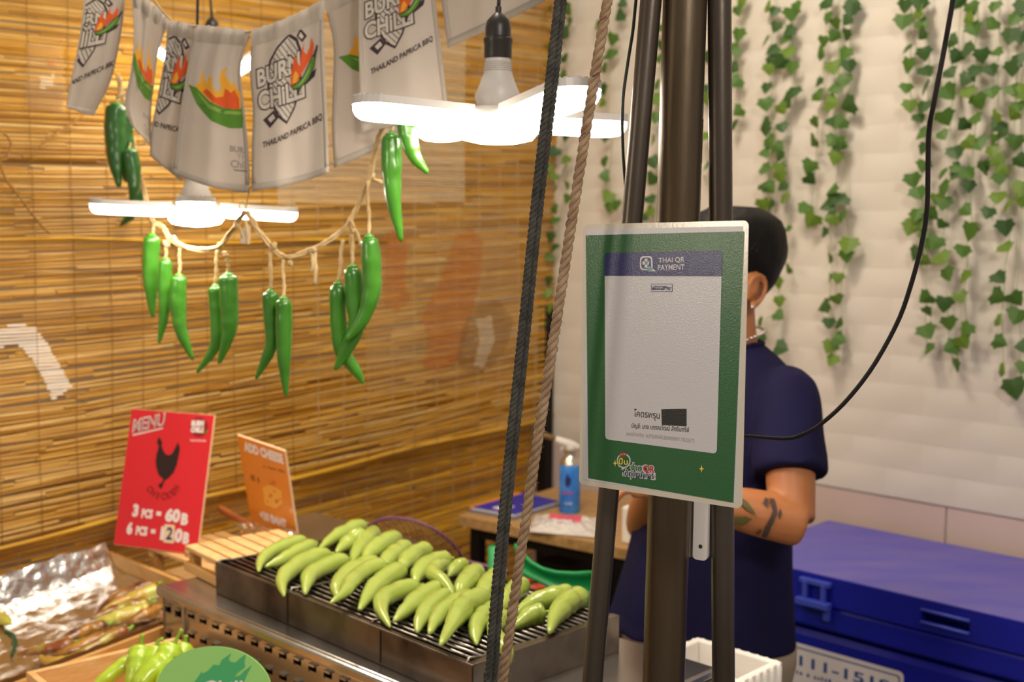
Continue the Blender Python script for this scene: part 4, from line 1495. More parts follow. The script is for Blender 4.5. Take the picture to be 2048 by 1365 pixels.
# wooden display table under everything at the left
t = thing('display_table', 'pale wooden display table under the trays and steel stove', 'table', sp(-.2, .1, 0))
mb = MB()
mb.box(sp(-.04, -.02, .675), SX * .58, SY * .44, Z * .02)
mb.build('tabletop', M['wood'], t, bevel=.003)
mb = MB()
mb.box(sp(-.225, .60, .675), SX * .395, SY * .178, Z * .02)
mb.build('tabletop', M['wood'], t, bevel=.003)
for s_, o_ in ((-.57, -.4), (.48, -.4), (-.57, .72), (.12, .72), (.48, .38)):
    mb = MB()
    mb.box(sp(s_, o_, .3275), SX * .025, SY * .025, Z * .3275)
    mb.build('leg', M['wood_edge'], t, bevel=.003)

# steel stove housing
t = thing('steel_stove', 'long stainless steel stove with slotted front, under the charcoal grill', 'stove', sp(.5, .2, 0))
mb = MB()
mb.box(sp(SL / 2, SD / 2, .862), SX * (SL / 2), SY * (SD / 2), Z * .008)
mb.build('top_plate', M['steel'], t, bevel=.004)
mb = MB()
mb.beam(sp(0, -.004, .861), sp(SL, -.004, .861), .014, .020)
mb.build('front_lip', M['steel'], t, bevel=.005)


def slotted(name, s0, s1, z0, z1, cols, rows, parent):
    mb = MB()
    xs, zs = [s0], [z0]
    cw, rh = (s1 - s0) / cols, (z1 - z0) / rows
    for c in range(cols):
        xs += [s0 + cw * (c + .30), s0 + cw * (c + .70), s0 + cw * (c + 1)]
    for r in range(rows):
        zs += [z0 + rh * (r + .34), z0 + rh * (r + .66), z0 + rh * (r + 1)]
    for i in range(len(xs) - 1):
        for j in range(len(zs) - 1):
            if i % 3 == 1 and j % 3 == 1:
                # keyhole slot: pressed louvre lip around the opening
                a, b, c, d = xs[i], xs[i + 1], zs[j], zs[j + 1]
                q = [sp(a, .006, c), sp(b, .006, c), sp(b, .006, d), sp(a, .006, d)]
                mb.beam(sp(a, .003, d), sp(b, .003, d), .006, .003)
                mb.beam(sp(a, .003, c), sp(a, .003, d), .006, .002, upv=SX)
                continue
            mb.add([sp(xs[i], .006, zs[j]), sp(xs[i + 1], .006, zs[j]), sp(xs[i + 1], .006, zs[j + 1]), sp(xs[i], .006, zs[j + 1])], [(0, 1, 2, 3)])
    o = mb.build(name, M['steel'], parent, solid=.0012)
    return o


slotted('front_panel', .085, SL - .004, .70, .852, 22, 4, t)
slotted('end_panel', .004, .078, .70, .852, 2, 3, t)
mb = MB()
mb.box(sp(.0815, .004, .776), SX * .0035, SY * .005, Z * .076)
mb.build('seam', M['steel'], t, bevel=.001)
mb = MB()
mb.box(sp(SL / 2, .045, .775), SX * (SL / 2 - .01), SY * .004, Z * .072)
mb.build('inner_wall', M['soot'], t)
mb = MB()
mb.box(sp(SL - .004, SD / 2, .775), SX * .004, SY * (SD / 2 - .004), Z * .078)
mb.box(sp(.004, SD / 2, .775), SX * .004, SY * (SD / 2 - .004), Z * .078)
mb.box(sp(SL / 2, SD - .006, .775), SX * (SL / 2), SY * .004, Z * .078)
mb.box(sp(SL / 2, SD / 2, .702), SX * (SL / 2), SY * (SD / 2 - .01), Z * .004)
mb.build('side_panel', M['steel_end'], t, bevel=.002)
mb = MB()
for o_, z_ in ((SD - .03, .845), (SD - .03, .79), (.03, .845)):
    mb.lathe(sp(SL, o_, z_), [(.006, 0), (.006, .002), (.003, .004)], 12, axis=SX)
mb.build('screw', M['steel'], t, smooth=True)
for s_, o_ in ((SL - .03, .03), (SL - .03, SD - .03)):
    mb = MB()
    mb.box(sp(s_, o_, .35), SX * .018, SY * .018, Z * .35)
    mb.build('leg', M['steel_end'], t)

# charcoal grill box
G0, G1, G2 = onz(431, 1125, .93), onz(945, 1331, .93), onz(1253, 1236, .93)
GX = (G1 - G0).normalized()
GY = V((-GX.y, GX.x, 0))
GL, GD = (G1 - G0).length, (G2 - G1).dot(GY)
GZ = .93


def gp(s, o, z):
    return G0 + GX * s + GY * o + Z * (z - GZ)


t = thing('charcoal_grill', 'shallow sooty steel charcoal grill full of pale green peppers', 'grill', gp(GL / 2, GD / 2, .872))
mb = MB()
mb.box(gp(GL / 2, .0015, .900), GX * (GL / 2), GY * .0015, Z * .029)
mb.beam(gp(0, .004, .9285), gp(GL, .004, .9285), .010, .003)
mb.build('front_wall', M['steel_dirty'], t, bevel=.0008)
mb = MB()
mb.box(gp(GL / 2, GD - .0015, .900), GX * (GL / 2), GY * .0015, Z * .029)
mb.build('back_wall', M['steel_dirty'], t, bevel=.0008)
mb = MB()
mb.box(gp(.0015, GD / 2, .900), GX * .0015, GY * (GD / 2), Z * .030)
mb.build('left_wall', M['steel_dirty'], t, bevel=.0008)
mb = MB()
mb.box(gp(GL - .0015, GD / 2, .900), GX * .0015, GY * (GD / 2), Z * .030)
mb.box(gp(GL - .008, GD / 2, .929), GX * .008, GY * (GD / 2), Z * .0012)
mb.build('right_wall', M['steel_end'], t, bevel=.0008)
mb = MB()
mb.box(gp(GL / 2, GD / 2, .875), GX * (GL / 2 - .003), GY * (GD / 2 - .003), Z * .003)
mb.build('floor_plate', M['soot'], t)
rnd = random.Random(4)
mb = MB()
for _ in range(230):
    c = gp(rnd.uniform(.03, GL - .03), rnd.uniform(.03, GD - .02), .878 + rnd.uniform(0, .012))
    r = rnd.uniform(.008, .02)
    a, b = rnd.uniform(0, 6.28), rnd.uniform(-.5, .5)
    x_ = V((math.cos(a), math.sin(a), b)).normalized()
    y_ = x_.orthogonal().normalized()
    mb.box(c, x_ * r, y_ * r * rnd.uniform(.5, .8), x_.cross(y_) * r * rnd.uniform(.4, .7))
stuff(mb.build('charcoal', M['soot'], t, bevel=.002))
NB = 20
for i in range(NB):
    o_ = .022 + (GD - .034) * i / (NB - 1)
    a, b = .004, GL - .012
    mb = MB()
    mb.tube([gp(lerp(a, b, k / 6), o_ + rnd.gauss(0, .0008), GZ - .003 - .002 * math.sin(math.pi * k / 6)) for k in range(7)], .0031, 8)
    mb.build('bar', M['rod'], t, smooth=True)
for s_ in (.006, GL * .34, GL * .66, GL - .016):
    mb = MB()
    mb.tube([gp(s_, .004, .915), gp(s_, .004, .931), gp(s_, .008, .934), gp(s_, .03, .930), gp(s_, GD - .006, .9235)], .0025, 8)
    mb.build('cross_rod', M['rod'], t, smooth=True)
mb = MB()
for s_ in (.24, .5, .74):
    mb.box(gp(s_, -.0005, .900), GX * .0008, GY * .0008, Z * .026)
mb.build('weld_seam', M['soot'], t)

# peppers on the grill
GC = [(0, .30), (.02, .62), (.06, .88), (.13, 1.0), (.32, 1.0), (.55, .90), (.74, .66), (.87, .42), (.95, .28), (1, .10)]
GROUP_G = 'pale green peppers on the charcoal grill'
PEP = [
    ('back left corner pepper, first of the pair at the left end of the grill', [(612, 1082), (580, 1090), (541, 1106), (522, 1124), (517, 1144)], 24),
    ('front pepper of the pair at the left end of the grill', [(630, 1092), (600, 1106), (565, 1124), (530, 1139)], 24),
    ('curved pepper whose tip hangs over the grill\'s front edge, leftmost of the front row', [(660, 1109), (622, 1120), (583, 1140), (564, 1163), (568, 1193)], 30),
    ('curved pepper just right of the leftmost front pepper, short crooked tail', [(696, 1119), (655, 1132), (622, 1150), (613, 1170), (610, 1189)], 28),
    ('farthest pepper at the back of the grill, stem end highest of all', [(730, 1053), (700, 1064), (665, 1082), (637, 1104)], 25),
    ('pepper squeezed between the two rear ones at the back left', [(727, 1072), (700, 1084), (672, 1106)], 29),
    ('slim upright pepper by the white stick at the back', [(750, 1063), (733, 1082), (715, 1104), (702, 1129)], 27),
    ('pepper just right of the white stick, back row', [(796, 1078), (768, 1092), (740, 1110), (726, 1130)], 30),
    ('back row pepper in front of the purple rimmed strainer', [(817, 1094), (790, 1108), (770, 1128), (766, 1150)], 29),
    ('pepper with a forked looking tail, second row from the left', [(756, 1124), (720, 1136), (687, 1156), (673, 1178), (678, 1202)], 31),
    ('long slender pepper with the longest pointed tail, left of centre', [(770, 1146), (735, 1157), (705, 1180), (690, 1204), (660, 1227)], 26),
    ('straight pepper with a scorched brown tip, centre of the front row', [(807, 1139), (772, 1158), (742, 1184), (718, 1222)], 33),
    ('pepper with a tail bent down over the front bars, centre of the front row', [(838, 1172), (800, 1182), (768, 1198), (762, 1220), (780, 1255)], 31),
    ('back row pepper beneath the fan rim\'s middle, lying on a darker bar', [(858, 1104), (832, 1113), (808, 1132), (803, 1150)], 30),
    ('plump pepper in the back row, fourth from the dark rope', [(899, 1119), (866, 1127), (838, 1147), (830, 1170)], 33),
    ('small stem end poking out at the back, third from the dark rope', [(930, 1128), (912, 1138), (896, 1154)], 25),
    ('soft wrinkled pepper with a thin drooping tail in the middle', [(892, 1144), (872, 1154), (866, 1166), (885, 1180), (898, 1194), (906, 1208)], 24),
    ('upright pepper in the back row, second from the dark rope', [(956, 1140), (940, 1158), (922, 1180), (916, 1202)], 33),
    ('pepper touching the left side of the dark rope at the back', [(1000, 1150), (980, 1166), (967, 1190), (972, 1214)], 33),
    ('pepper mostly hidden by both ropes at the back', [(1048, 1172), (1028, 1190), (1008, 1212), (992, 1236)], 33),
    ('pepper with a little upturned tail, third from the front corner', [(880, 1176), (845, 1194), (815, 1218), (787, 1244)], 32),
    ('straight blunt pepper leaning beside the one with the upturned tail', [(898, 1190), (868, 1208), (843, 1238), (834, 1266)], 31),
    ('left pepper of the overlapping pair in front of the ropes', [(946, 1198), (908, 1216), (876, 1240), (858, 1274)], 33),
    ('nearest pepper, pointed tail reaching over the front rail', [(974, 1209), (935, 1222), (912, 1252), (880, 1308)], 38),
    ('pepper lying just left of the dark rope near the front', [(992, 1218), (968, 1234), (952, 1258), (953, 1290)], 33),
    ('pepper half hidden by the dark rope near the front', [(1012, 1236), (992, 1256), (980, 1290)], 30),
    ('long pepper right of the tan rope with its green stem end at the back', [(1142, 1186), (1108, 1196), (1065, 1208), (1025, 1232)], 36),
    ('short pepper under the long one, right of the tan rope', [(1088, 1226), (1060, 1234), (1022, 1258)], 34),
    ('rightmost pepper, beside the leaning pole', [(1168, 1196), (1138, 1210), (1112, 1238), (1098, 1272)], 36),
    ('yellow pepper tip sticking out below the grill rail behind the tan rope', [(1000, 1255), (1006, 1285), (1016, 1310), (1020, 1329)], 24),
]
for i, (lb, px, w) in enumerate(PEP):
    n = len(px)
    rad = w * 1.75 / FPX / 2 * 1.2
    pts = []
    for k, (a, b) in enumerate(px):
        q = onz(a, b, GZ + rad * (.95 if k < n - 2 else (.75 if k == n - 2 else .45)))
        pts.append(q)
    if i == 29:
        pts = [gp(GL - .05, .09, .945), gp(GL + .000, .062, .944), at(1016, 1308, 1.665), at(1020, 1329, 1.66)]
    # stack neighbours slightly
    lift = .004 * (i % 3 == 1) + (.012 if i in (16, 10, 23) else 0)
    pts = [p + Z * lift for p in pts]
    d = pts[0].y
    t = thing('grilled_pepper', lb, 'pepper', V((pts[0].x, pts[0].y, GZ)), GROUP_G)
    mb, path = chili_mesh(pts, w * d / FPX * 1.30, GC, n=28, sides=16, seed=i + 40, bump=.13)
    mb.build('body', M['chili_pale'], t, smooth=True)
    ax = (path[0] - path[2]).normalized()
    mb = MB()
    r = w * d / FPX * .22
    mb.lathe(path[0] - ax * .0015, [(r, 0), (r * .95, .002), (r * .55, .004), (r * .42, .010), (r * .5, .011)], 10, axis=ax)
    mb.build('stem', M['pepper_stem'], t, smooth=True)
    if i == 11:
        mb = MB()
        mb.tube([path[-3], path[-2], path[-1], path[-1] + (path[-1] - path[-2]).normalized() * .004], [.0035, .003, .0022, .001], 8)
        mb.build('scorched_tip', M['brown_print'], t, smooth=True)


# ------------------------------------------------------------------ crates, trays and menu boards
def crate(label, o, ex, ey, lx, ly, h, slats, matl, name='wooden_crate', feet=True):
    """o: lower corner, ex along the slats (length lx), ey across (ly)"""
    t = thing(name, label, 'crate', o + ex * lx / 2 + ey * ly / 2)
    w = ly / slats
    for i in range(slats):
        mb = MB()
        mb.box(o + ex * lx / 2 + ey * (w * (i + .5)) + Z * (h - .0045), ex * lx / 2, ey * w * .41, Z * .0045)
        mb.build('slat', matl, t, bevel=.0015)
    for e in (0.012, lx - .012):
        mb = MB()
        mb.box(o + ex * e + ey * ly / 2 + Z * (h - .0155), ex * .009, ey * ly / 2, Z * .0063)
        mb.build('rail', M['wood_edge'], t, bevel=.0015)
    for e in (.006, ly - .006):
        for zz in ([.35] if h < .08 else [.2, .62]):
            mb = MB()
            mb.box(o + ex * lx / 2 + ey * e + Z * (h - .0225) * zz, ex * lx / 2, ey * .006, Z * min(.018, h * .18))
            mb.build('side_board', M['wood_edge'], t, bevel=.0015)
    for a in (.013, lx - .013):
        for b in (.019, ly - .019):
            mb = MB()
            mb.box(o + ex * a + ey * b + Z * (h - .022) / 2, ex * .009, ey * .009, Z * (h - .022) / 2)
            mb.build('post', M['wood_edge'], t)
    return t


KO, KA, KB = onz(436, 1126, .922), onz(365, 1092, .922), onz(520, 1068, .922)
kx = (KA - KO).normalized()
ky = V((kx.y, -kx.x, 0))
if ky.dot(KB - KA) < 0:
    ky = -ky
crate('small slatted pine crate beside the left end of the charcoal grill', V((KO.x, KO.y, .8705)) + ky * .002, kx, ky, (KA - KO).length, .215, .0515, 7, M['wood'])
crate('larger pine crate carrying the red menu board, behind the foil tray', sp(-.40, .195, .6955), SX, SY, .385, .20, .134, 6, M['wood'])

# steel prep box with foil and the spatula
t = thing('steel_box', 'low stainless steel box behind the crates, under the orange board', 'box', sp(-.06, .47, .695))
mb = MB()
mb.box(sp(-.06, .488, .782), SX * .20, SY * .075, Z * .086)
mb.build('housing', M['steel'], t, bevel=.004)
mb = MB()
mb.box(sp(-.06, .488, .869), SX * .205, SY * .079, Z * .002)
mb.build('lid', M['steel'], t, bevel=.001)
rnd = random.Random(12)
mb = MB()
fc = [(468, 1052), (592, 1072), (612, 1098), (500, 1102)]
q = [onz(a, b, .875) for a, b in fc]
rows = []
for i in range(15):
    r = []
    for j in range(19):
        a = q[0].lerp(q[1], j / 18)
        b = q[3].lerp(q[2], j / 18)
        p = a.lerp(b, i / 14)
        r.append(p + Z * (.010 + .010 * mnoise.noise(p * 45) + .006 * mnoise.noise(p * 110)))
    rows.append(r)
mb.grid(rows)
tag(mb.build('foil_sheet', M['foil'], org=q[0], smooth=False, solid=.0004), 'crumpled foil sheet lying under the orange board', 'foil')
t = thing('spatula', 'spatula with a brown wooden handle lying behind the crate', 'spatula', at(510, 1054, 2.62))
mb = MB()
hp = catmull([at(438, 1016, 2.72), at(470, 1035, 2.67), at(508, 1053, 2.62)], 14)
mb.tube(hp, [.006, .0085, .009, .0092, .0092, .009, .0088, .0086, .0084, .0084, .0086, .0088, .0085, .007], 12)
mb.build('handle', M['handle_wood'], t, smooth=True)
mb = MB()
a = hp[-1]
dr = (hp[-1] - hp[-4]).normalized()
mb.tube([a, a + dr * .03, a + dr * .05], .003, 8)
sd = dr.cross(Z).normalized()
mb.prism([(.045, -.02), (.045, .02), (.055, .032), (.115, .034), (.115, -.034), (.055, -.032)], a, dr, sd, 0, .0012)
mb.build('blade', M['steel'], t)


def board_thing(name, label, cat, Bd, matl):
    t = thing(name, label, cat, Bd.c - Bd.y * Bd.H / 2)
    mb = MB()
    mb.box(Bd.c - Bd.n * (Bd.T / 2 + .0003), Bd.x * Bd.W / 2, Bd.y * Bd.H / 2, Bd.n * Bd.T / 2)
    mb.build('board', M['board_edge'], t, bevel=.0004)
    mb = MB()
    mb.box(Bd.c - Bd.n * .0002, Bd.x * Bd.W / 2 * .995, Bd.y * Bd.H / 2 * .995, Bd.n * .0002)
    mb.build('face', matl, t)
    return t


K = 1.04
B2 = Board(CAM + (V((-.7538, 2.5136, 1.0057)) - CAM) * K, (.9469, -.3213, -.0095), (.0828, .2155, .973), .212 * K, .299 * K, .006)
t = board_thing('menu_board', 'red chicken menu board leaning on the pine crate', 'menu', B2, M['red_board'])
MM = ['white_print', 'red_dark', 'brown_print', 'cheese', 'navy', 'leafgreen', 'board_edge']
P = Print(B2.fn)


def rc(*pts):
    return [B2.lp(220 + a / 4.4025, 810 + b / 4.4025) for a, b in pts]


def rtext(s, p0, p1, h, mi, layer, bold):
    a, b = rc(p0, p1)
    c, d = rc(p0, (p0[0], p0[1] - h))
    P.text(s, a, b, math.dist(c, d), mi, layer, bold, hdir=(0, 1))


rtext('MENU', (190, 258), (478, 196), 128, 1, 1, .05)
rtext('MENU', (196, 250), (474, 190), 120, 0, 2, .03)
rtext('MENU', (206, 246), (466, 188), 104, 1, 3, -.012)
P.poly(rc((200, 262), (468, 202), (468, 212), (200, 274)), 0, 2)
P.poly(rc(*[(785 + 80 * math.cos(a * .314), 198 + 88 * math.sin(a * .314)) for a in range(20)]), 1, 1)
rtext('BURN', (715, 190), (825, 190), 52, 0, 2, .09)
rtext('CHILLI', (710, 245), (822, 248), 52, 0, 2, .09)
P.poly(rc((815, 250), (840, 238), (862, 212), (858, 240), (838, 256)), 5, 3)
rtext('THAILAND PAPRICA BBQ', (703, 326), (845, 330), 20, 0, 2, .02)
P.poly(rc((435, 285), (425, 300), (415, 325), (420, 345), (430, 355), (425, 390), (410, 440), (402, 500), (410, 560), (430, 620), (468, 652), (463, 680), (440, 696), (424, 705), (430, 720),
          (445, 742), (462, 728), (470, 700), (485, 665), (510, 655), (560, 600), (590, 530), (605, 460), (617, 400), (612, 360), (598, 333), (585, 360), (572, 385), (555, 420),
          (535, 440), (510, 445), (485, 430), (468, 400), (455, 360), (462, 338), (450, 310)), 2, 2)
for i, ch in enumerate('CHICKEN'):
    a = math.radians(205 + i * 22.5)
    cx, cy = 465 + 155 * math.cos(a), 690 - 150 * math.sin(a)
    tx, ty = -math.sin(a), -math.cos(a)
    w = 21 if ch != 'I' else 8
    p0, p1 = (cx - tx * w, cy - ty * w), (cx + tx * w, cy + ty * w)
    q = rc(p0, p1)
    nrm = rc((cx, cy), (cx + math.cos(a) * -10, cy + math.sin(a) * 10))
    hd = V(nrm[1]) - V(nrm[0])
    hd.normalize()
    P.text(ch, q[0], q[1], .0165, 1, 2, .03, hdir=(hd[0], hd[1]))
for s, a, b, h in (('3', (195, 985), (245, 990), 112), ('PCS', (275, 998), (372, 1006), 82), ('=', (408, 975), (450, 980), 36), ('60', (482, 1030), (612, 1042), 122), ('B', (622, 1058), (682, 1064), 105),
                   ('6', (143, 1142), (193, 1146), 112), ('PCS', (225, 1148), (325, 1158), 82), ('=', (360, 1132), (398, 1136), 36), ('1', (440, 1190), (478, 1194), 118), ('0', (562, 1212), (632, 1218), 125), ('B', (638, 1225), (692, 1232), 105)):
    rtext(s, a, b, h, 0, 2, .06)
P.poly(quad_round(rc((482, 1052), (575, 1060), (565, 1222), (472, 1212)), .002), 6, 4)
rtext('2', (492, 1188), (548, 1194), 112, 4, 5, .03)
P.build('print', [M[k] for k in MM], t)

K = 1.06
B3 = Board(CAM + (V((-.5148, 2.4474, 1.0072)) - CAM) * K, (.7976, -.5918, -.1162), (-.0708, -.2833, .9564), .148 * K, .21 * K, .005)
t = board_thing('menu_board', 'orange cheese price board leaning behind the crate', 'menu', B3, M['orange_board'])
MM = ['white_print', 'orange_brown', 'cheese', 'cheese_dark']
P = Print(B3.fn)


def oc(*pts):
    return [B3.lp(220 + a / 4.4025, 810 + b / 4.4025) for a, b in pts]


def otext(s, p0, p1, h, mi, layer, bold):
    a, b = oc(p0, p1)
    c, d = oc(p0, (p0[0], p0[1] - h))
    P.text(s, a, b, math.dist(c, d), mi, layer, bold, hdir=(0, 1))


otext('ADD CHEESE', (1186, 408), (1532, 526), 82, 0, 1, .06)
P2 = Print(B3.fn)
q_ = oc((1350, 550), (1540, 602))
P2.strokes(q_[0], q_[1], .007, 1, 1, 14, 3)
q_ = oc((1246, 664), (1322, 690))
P2.strokes(q_[0], q_[1], .016, 1, 1, 4, 5)
stuff(P2.build('small_print', [M[k] for k in MM], t))
P.poly(oc((1345, 730), (1420, 700), (1510, 760), (1520, 870), (1460, 915), (1365, 880)), 2, 1)
P.poly(oc((1395, 700), (1440, 660), (1470, 690), (1440, 720)), 3, 1)
for cx, cy, r in ((1415, 800, 14), (1470, 850, 16), (1450, 760, 9), (1390, 850, 8), (1500, 830, 8)):
    P.poly(oc(*[(cx + r * math.cos(a * .63), cy + r * 1.2 * math.sin(a * .63)) for a in range(10)]), 3, 2)
otext('+20 BAHT', (1325, 1005), (1560, 1092), 72, 0, 1, .05)
P.build('print', [M[k] for k in MM], t)

# foil lined tray of charred peppers
TA = onz(215, 1100, .792)
tex = SX.copy()
tey = (-SY - Z * .115).normalized()
ten = tex.cross(tey)
if ten.z < 0:
    ten = -ten


def tp(a, b, h=0.0):
    return TA + tex * a + tey * b + ten * h


TW = (onpl(320, 1257, TA, ten) - TA).dot(tex)
TL, TH = .50, .045
t = thing('food_tray', 'pine tray lined with foil, holding charred peppers at left', 'tray', tp(TW / 2, TL / 2, -TH))
for nm, a, b, ea, eb in (('back_wall', TW / 2, .005, TW / 2, .005), ('left_wall', .005, TL / 2, .005, TL / 2 - .01), ('right_wall', TW - .005, TL / 2, .005, TL / 2 - .01), ('front_wall', TW / 2, TL - .005, TW / 2, .005)):
    mb = MB()
    mb.box(tp(a, b, -TH / 2), tex * ea, tey * eb, ten * TH / 2)
    mb.build(nm, M['wood_edge'], t, bevel=.0015)
mb = MB()
mb.box(tp(TW / 2, TL / 2, -TH + .002), tex * (TW / 2 - .01), tey * (TL / 2 - .01), ten * .002)
mb.build('bottom', M['wood'], t)
mb = MB()
rows = []
NA, NBB = 60, 70
for i in range(NBB + 1):
    b = .012 + (TL - .024) * i / NBB
    r = []
    for j in range(NA + 1):
        u = j / NA
        if u < .16:      # flap standing up along the left wall
            k = u / .16
            a, h = .020 + .022 * k, .024 - (.024 + TH - .010) * k
        elif u > .95:
            k = (u - .95) / .05
            a, h = TW - .03 + .012 * k, -TH + .010 + (TH - .006) * k
        else:
            k = (u - .16) / .79
            a, h = .042 + (TW - .072) * k, -TH + .010
        p = tp(a, b, h)
        n1 = mnoise.noise(p * 22 + V((3, 0, 0)))
        n2 = mnoise.noise(p * 60)
        n3 = abs(mnoise.noise(V((p.x * 30 + p.y * 12, p.y * 14, 2))))
        p = p + ten * (.004 * n1 + .002 * n2 + .006 * n3) + tex * .002 * n2
        if u < .16:
            p += ten * .006 * mnoise.noise(V((b * 30, 0, 0))) * (1 - u / .16)
        r.append(p)
    rows.append(r)
mb.grid(rows)
tag(mb.build('foil_liner', M['foil'], org=tp(TW / 2, TL / 2, -TH), smooth=True, angle=25), 'crumpled foil lining the tray of charred peppers', 'foil')

FP = [
    ('charred pepper lying nearest the back corner of the foil tray, reddish brown', [(316, 1168), (272, 1182), (225, 1202), (186, 1234)], 24, 'charred2'),
    ('yellow charred pepper at the right end of the upper row on the foil', [(318, 1184), (285, 1195), (250, 1206), (205, 1228)], 26, 'charred3'),
    ('green streaked grilled pepper in the upper row with its tip at the foil centre', [(300, 1205), (262, 1212), (222, 1222), (180, 1240)], 24, 'charred'),
    ('soft yellow grilled pepper below the green streaked one', [(302, 1222), (262, 1232), (220, 1244), (190, 1250)], 28, 'charred3'),
    ('blackened pepper by the right wall of the foil tray', [(320, 1216), (300, 1226), (272, 1238), (246, 1246)], 26, 'charred2'),
    ('dark brown pepper at the top of the lower row on the foil', [(214, 1254), (172, 1268), (130, 1288), (96, 1304)], 26, 'charred2'),
    ('brown pepper in the middle of the lower row on the foil', [(236, 1262), (198, 1280), (150, 1298), (102, 1312)], 28, 'charred2'),
    ('long olive green pepper along the lower left of the foil', [(150, 1290), (110, 1300), (70, 1308), (34, 1314)], 24, 'charred'),
    ('pale yellow pepper end curled at the foil\'s front edge', [(146, 1322), (116, 1324), (92, 1322), (80, 1312)], 20, 'charred3'),
    ('olive pepper lying along the front edge of the foil', [(256, 1264), (222, 1280), (180, 1302), (140, 1316)], 22, 'charred'),
    ('yellowish pepper scrap cut off by the left edge of the picture', [(-20, 1222), (4, 1238), (22, 1250)], 22, 'charred3'),
]
for i, (lb, px, w, mk) in enumerate(FP):
    pts = [onpl(a, b, tp(0, 0, -TH + .027), ten) + ten * (.005 * (i % 2)) for a, b in px]
    d = pts[0].y
    t = thing('charred_pepper', lb, 'pepper', pts[-1] - ten * .012, 'charred peppers on the foil tray')
    mb, path = chili_mesh(pts, w * d / FPX * 1.45, GC, n=24, sides=12, seed=i + 90, bump=.25)
    mb.v = [p - ten * (p - path[0]).dot(ten) * .25 for p in mb.v]
    mb.build('body', M[mk], t, smooth=True)
    mb = MB()
    ax = (path[0] - path[2]).normalized()
    mb.tube([path[0] - ax * .002, path[0] + ax * .008, path[0] + ax * .014 + ten * .003], [.005, .003, .0025], 8)
    mb.build('stem', M['fresh_stem'], t, smooth=True)
pts = catmull([onpl(a, b, tp(0, 0, -TH + .016), ten) for a, b in ((8, 1262), (26, 1272), (30, 1292), (22, 1310))], 14)
mb = MB()
mb.tube(pts, [.002 + .003 * math.sin(math.pi * k / 13) for k in range(14)], 8)
tag(mb.build('burnt_stem', M['leaf_dark'], org=pts[0], smooth=True), 'thin dark stem lying on the foil at far left', 'stem')

# tray of fresh peppers with the green oval sign
Q0, Q1 = onz(71, 1345, .800), onz(345, 1281, .800)
qx = (Q1 - Q0).normalized()
qy = V((qx.y, -qx.x, 0))
ql, qw, qh = (Q1 - Q0).length, .30, .104
t = thing('pepper_tray', 'pine tray of fresh pale green peppers at the bottom left', 'tray', Q0.lerp(Q1, .5) + qy * qw / 2 - Z * qh)
for nm, c, a, b in (('back_wall', Q0.lerp(Q1, .5) - qy * .006, qx * (ql / 2 + .012), qy * .006), ('front_wall', Q0.lerp(Q1, .5) + qy * (qw + .006), qx * (ql / 2 + .012), qy * .006),
                    ('left_wall', Q0 - qx * .006 + qy * qw / 2, qx * .006, qy * qw / 2), ('right_wall', Q1 + qx * .006 + qy * qw / 2, qx * .006, qy * qw / 2)):
    mb = MB()
    mb.box(c - Z * qh / 2, a, b, Z * qh / 2)
    mb.build(nm, M['wood'], t, bevel=.0015)
mb = MB()
mb.box(Q0.lerp(Q1, .5) + qy * qw / 2 - Z * (qh - .003), qx * ql / 2, qy * qw / 2, Z * .003)
mb.build('bottom', M['wood_edge'], t)
FRESH = [
    ('upright fresh pepper with the tallest straight stem in the pine tray', [(279, 1296), (277, 1322), (268, 1352), (252, 1400)], 36, [(284, 1270), (283, 1284), (280, 1298)], 0),
    ('fresh pepper with a hooked green stem, middle of the tray', [(312, 1300), (306, 1322), (296, 1350), (286, 1395)], 34, [(326, 1279), (316, 1284), (311, 1302)], .0),
    ('broad fresh pepper under the slanting stem, right of the tray', [(346, 1296), (334, 1318), (318, 1345), (300, 1390)], 42, [(364, 1260), (354, 1278), (345, 1298)], -.01),
    ('fresh pepper at the right end touching the steel stove', [(370, 1292), (364, 1312), (352, 1340), (340, 1390)], 30, [(372, 1272), (371, 1282), (369, 1294)], .02),
    ('fresh pepper lying along the left side, yellow green', [(268, 1318), (238, 1338), (206, 1362), (170, 1392)], 26, [(276, 1310), (270, 1316), (266, 1319)], .02),
    ('plump yellow green pepper in front of the others in the tray', [(338, 1322), (310, 1340), (286, 1362), (262, 1395)], 40, [(350, 1312), (344, 1318), (336, 1323)], -.04),
    ('pepper partly covered by the green oval sign', [(362, 1330), (344, 1346), (326, 1368), (312, 1400)], 32, [(370, 1322), (366, 1326), (361, 1331)], -.05),
]
for i, (lb, px, w, st, dd) in enumerate(FRESH):
    d0 = 1.96 + dd
    pts = [at(a, b, d0 - .02 * k) for k, (a, b) in enumerate(px)]
    t = thing('fresh_pepper', lb, 'pepper', pts[-1], 'fresh peppers in the pine tray')
    mb, path = chili_mesh(pts, w * d0 / FPX * 1.3, GC, n=24, sides=16, seed=i + 70, bump=.10)
    mb.build('body', M['fresh'], t, smooth=True)
    mb = MB()
    sp_ = catmull([at(a, b, d0) for a, b in st], 10)
    mb.tube(sp_, [.0042, .0036, .0032, .003, .003, .0032, .0036, .0046, .0065, .009], 10)
    mb.build('stem', M['fresh_stem'], t, smooth=True)
mb = MB()
c = onz(190, 1358, .745)
rows = [[c + qx * (.05 * (j / 8 - .5) * 2) + qy * (.03 * (i / 4 - .5) * 2 * math.sin(math.pi * (j + .6) / 9.2)) + Z * (.012 + .01 * math.sin(j * .7) - .006 * abs(i - 2)) for j in range(9)] for i in range(5)]
mb.grid(rows)
tag(mb.build('green_leaf', M['leaf_dark'], org=c, smooth=True, solid=.0006), 'dark green leaf at the bottom of the pine pepper tray', 'leaf')

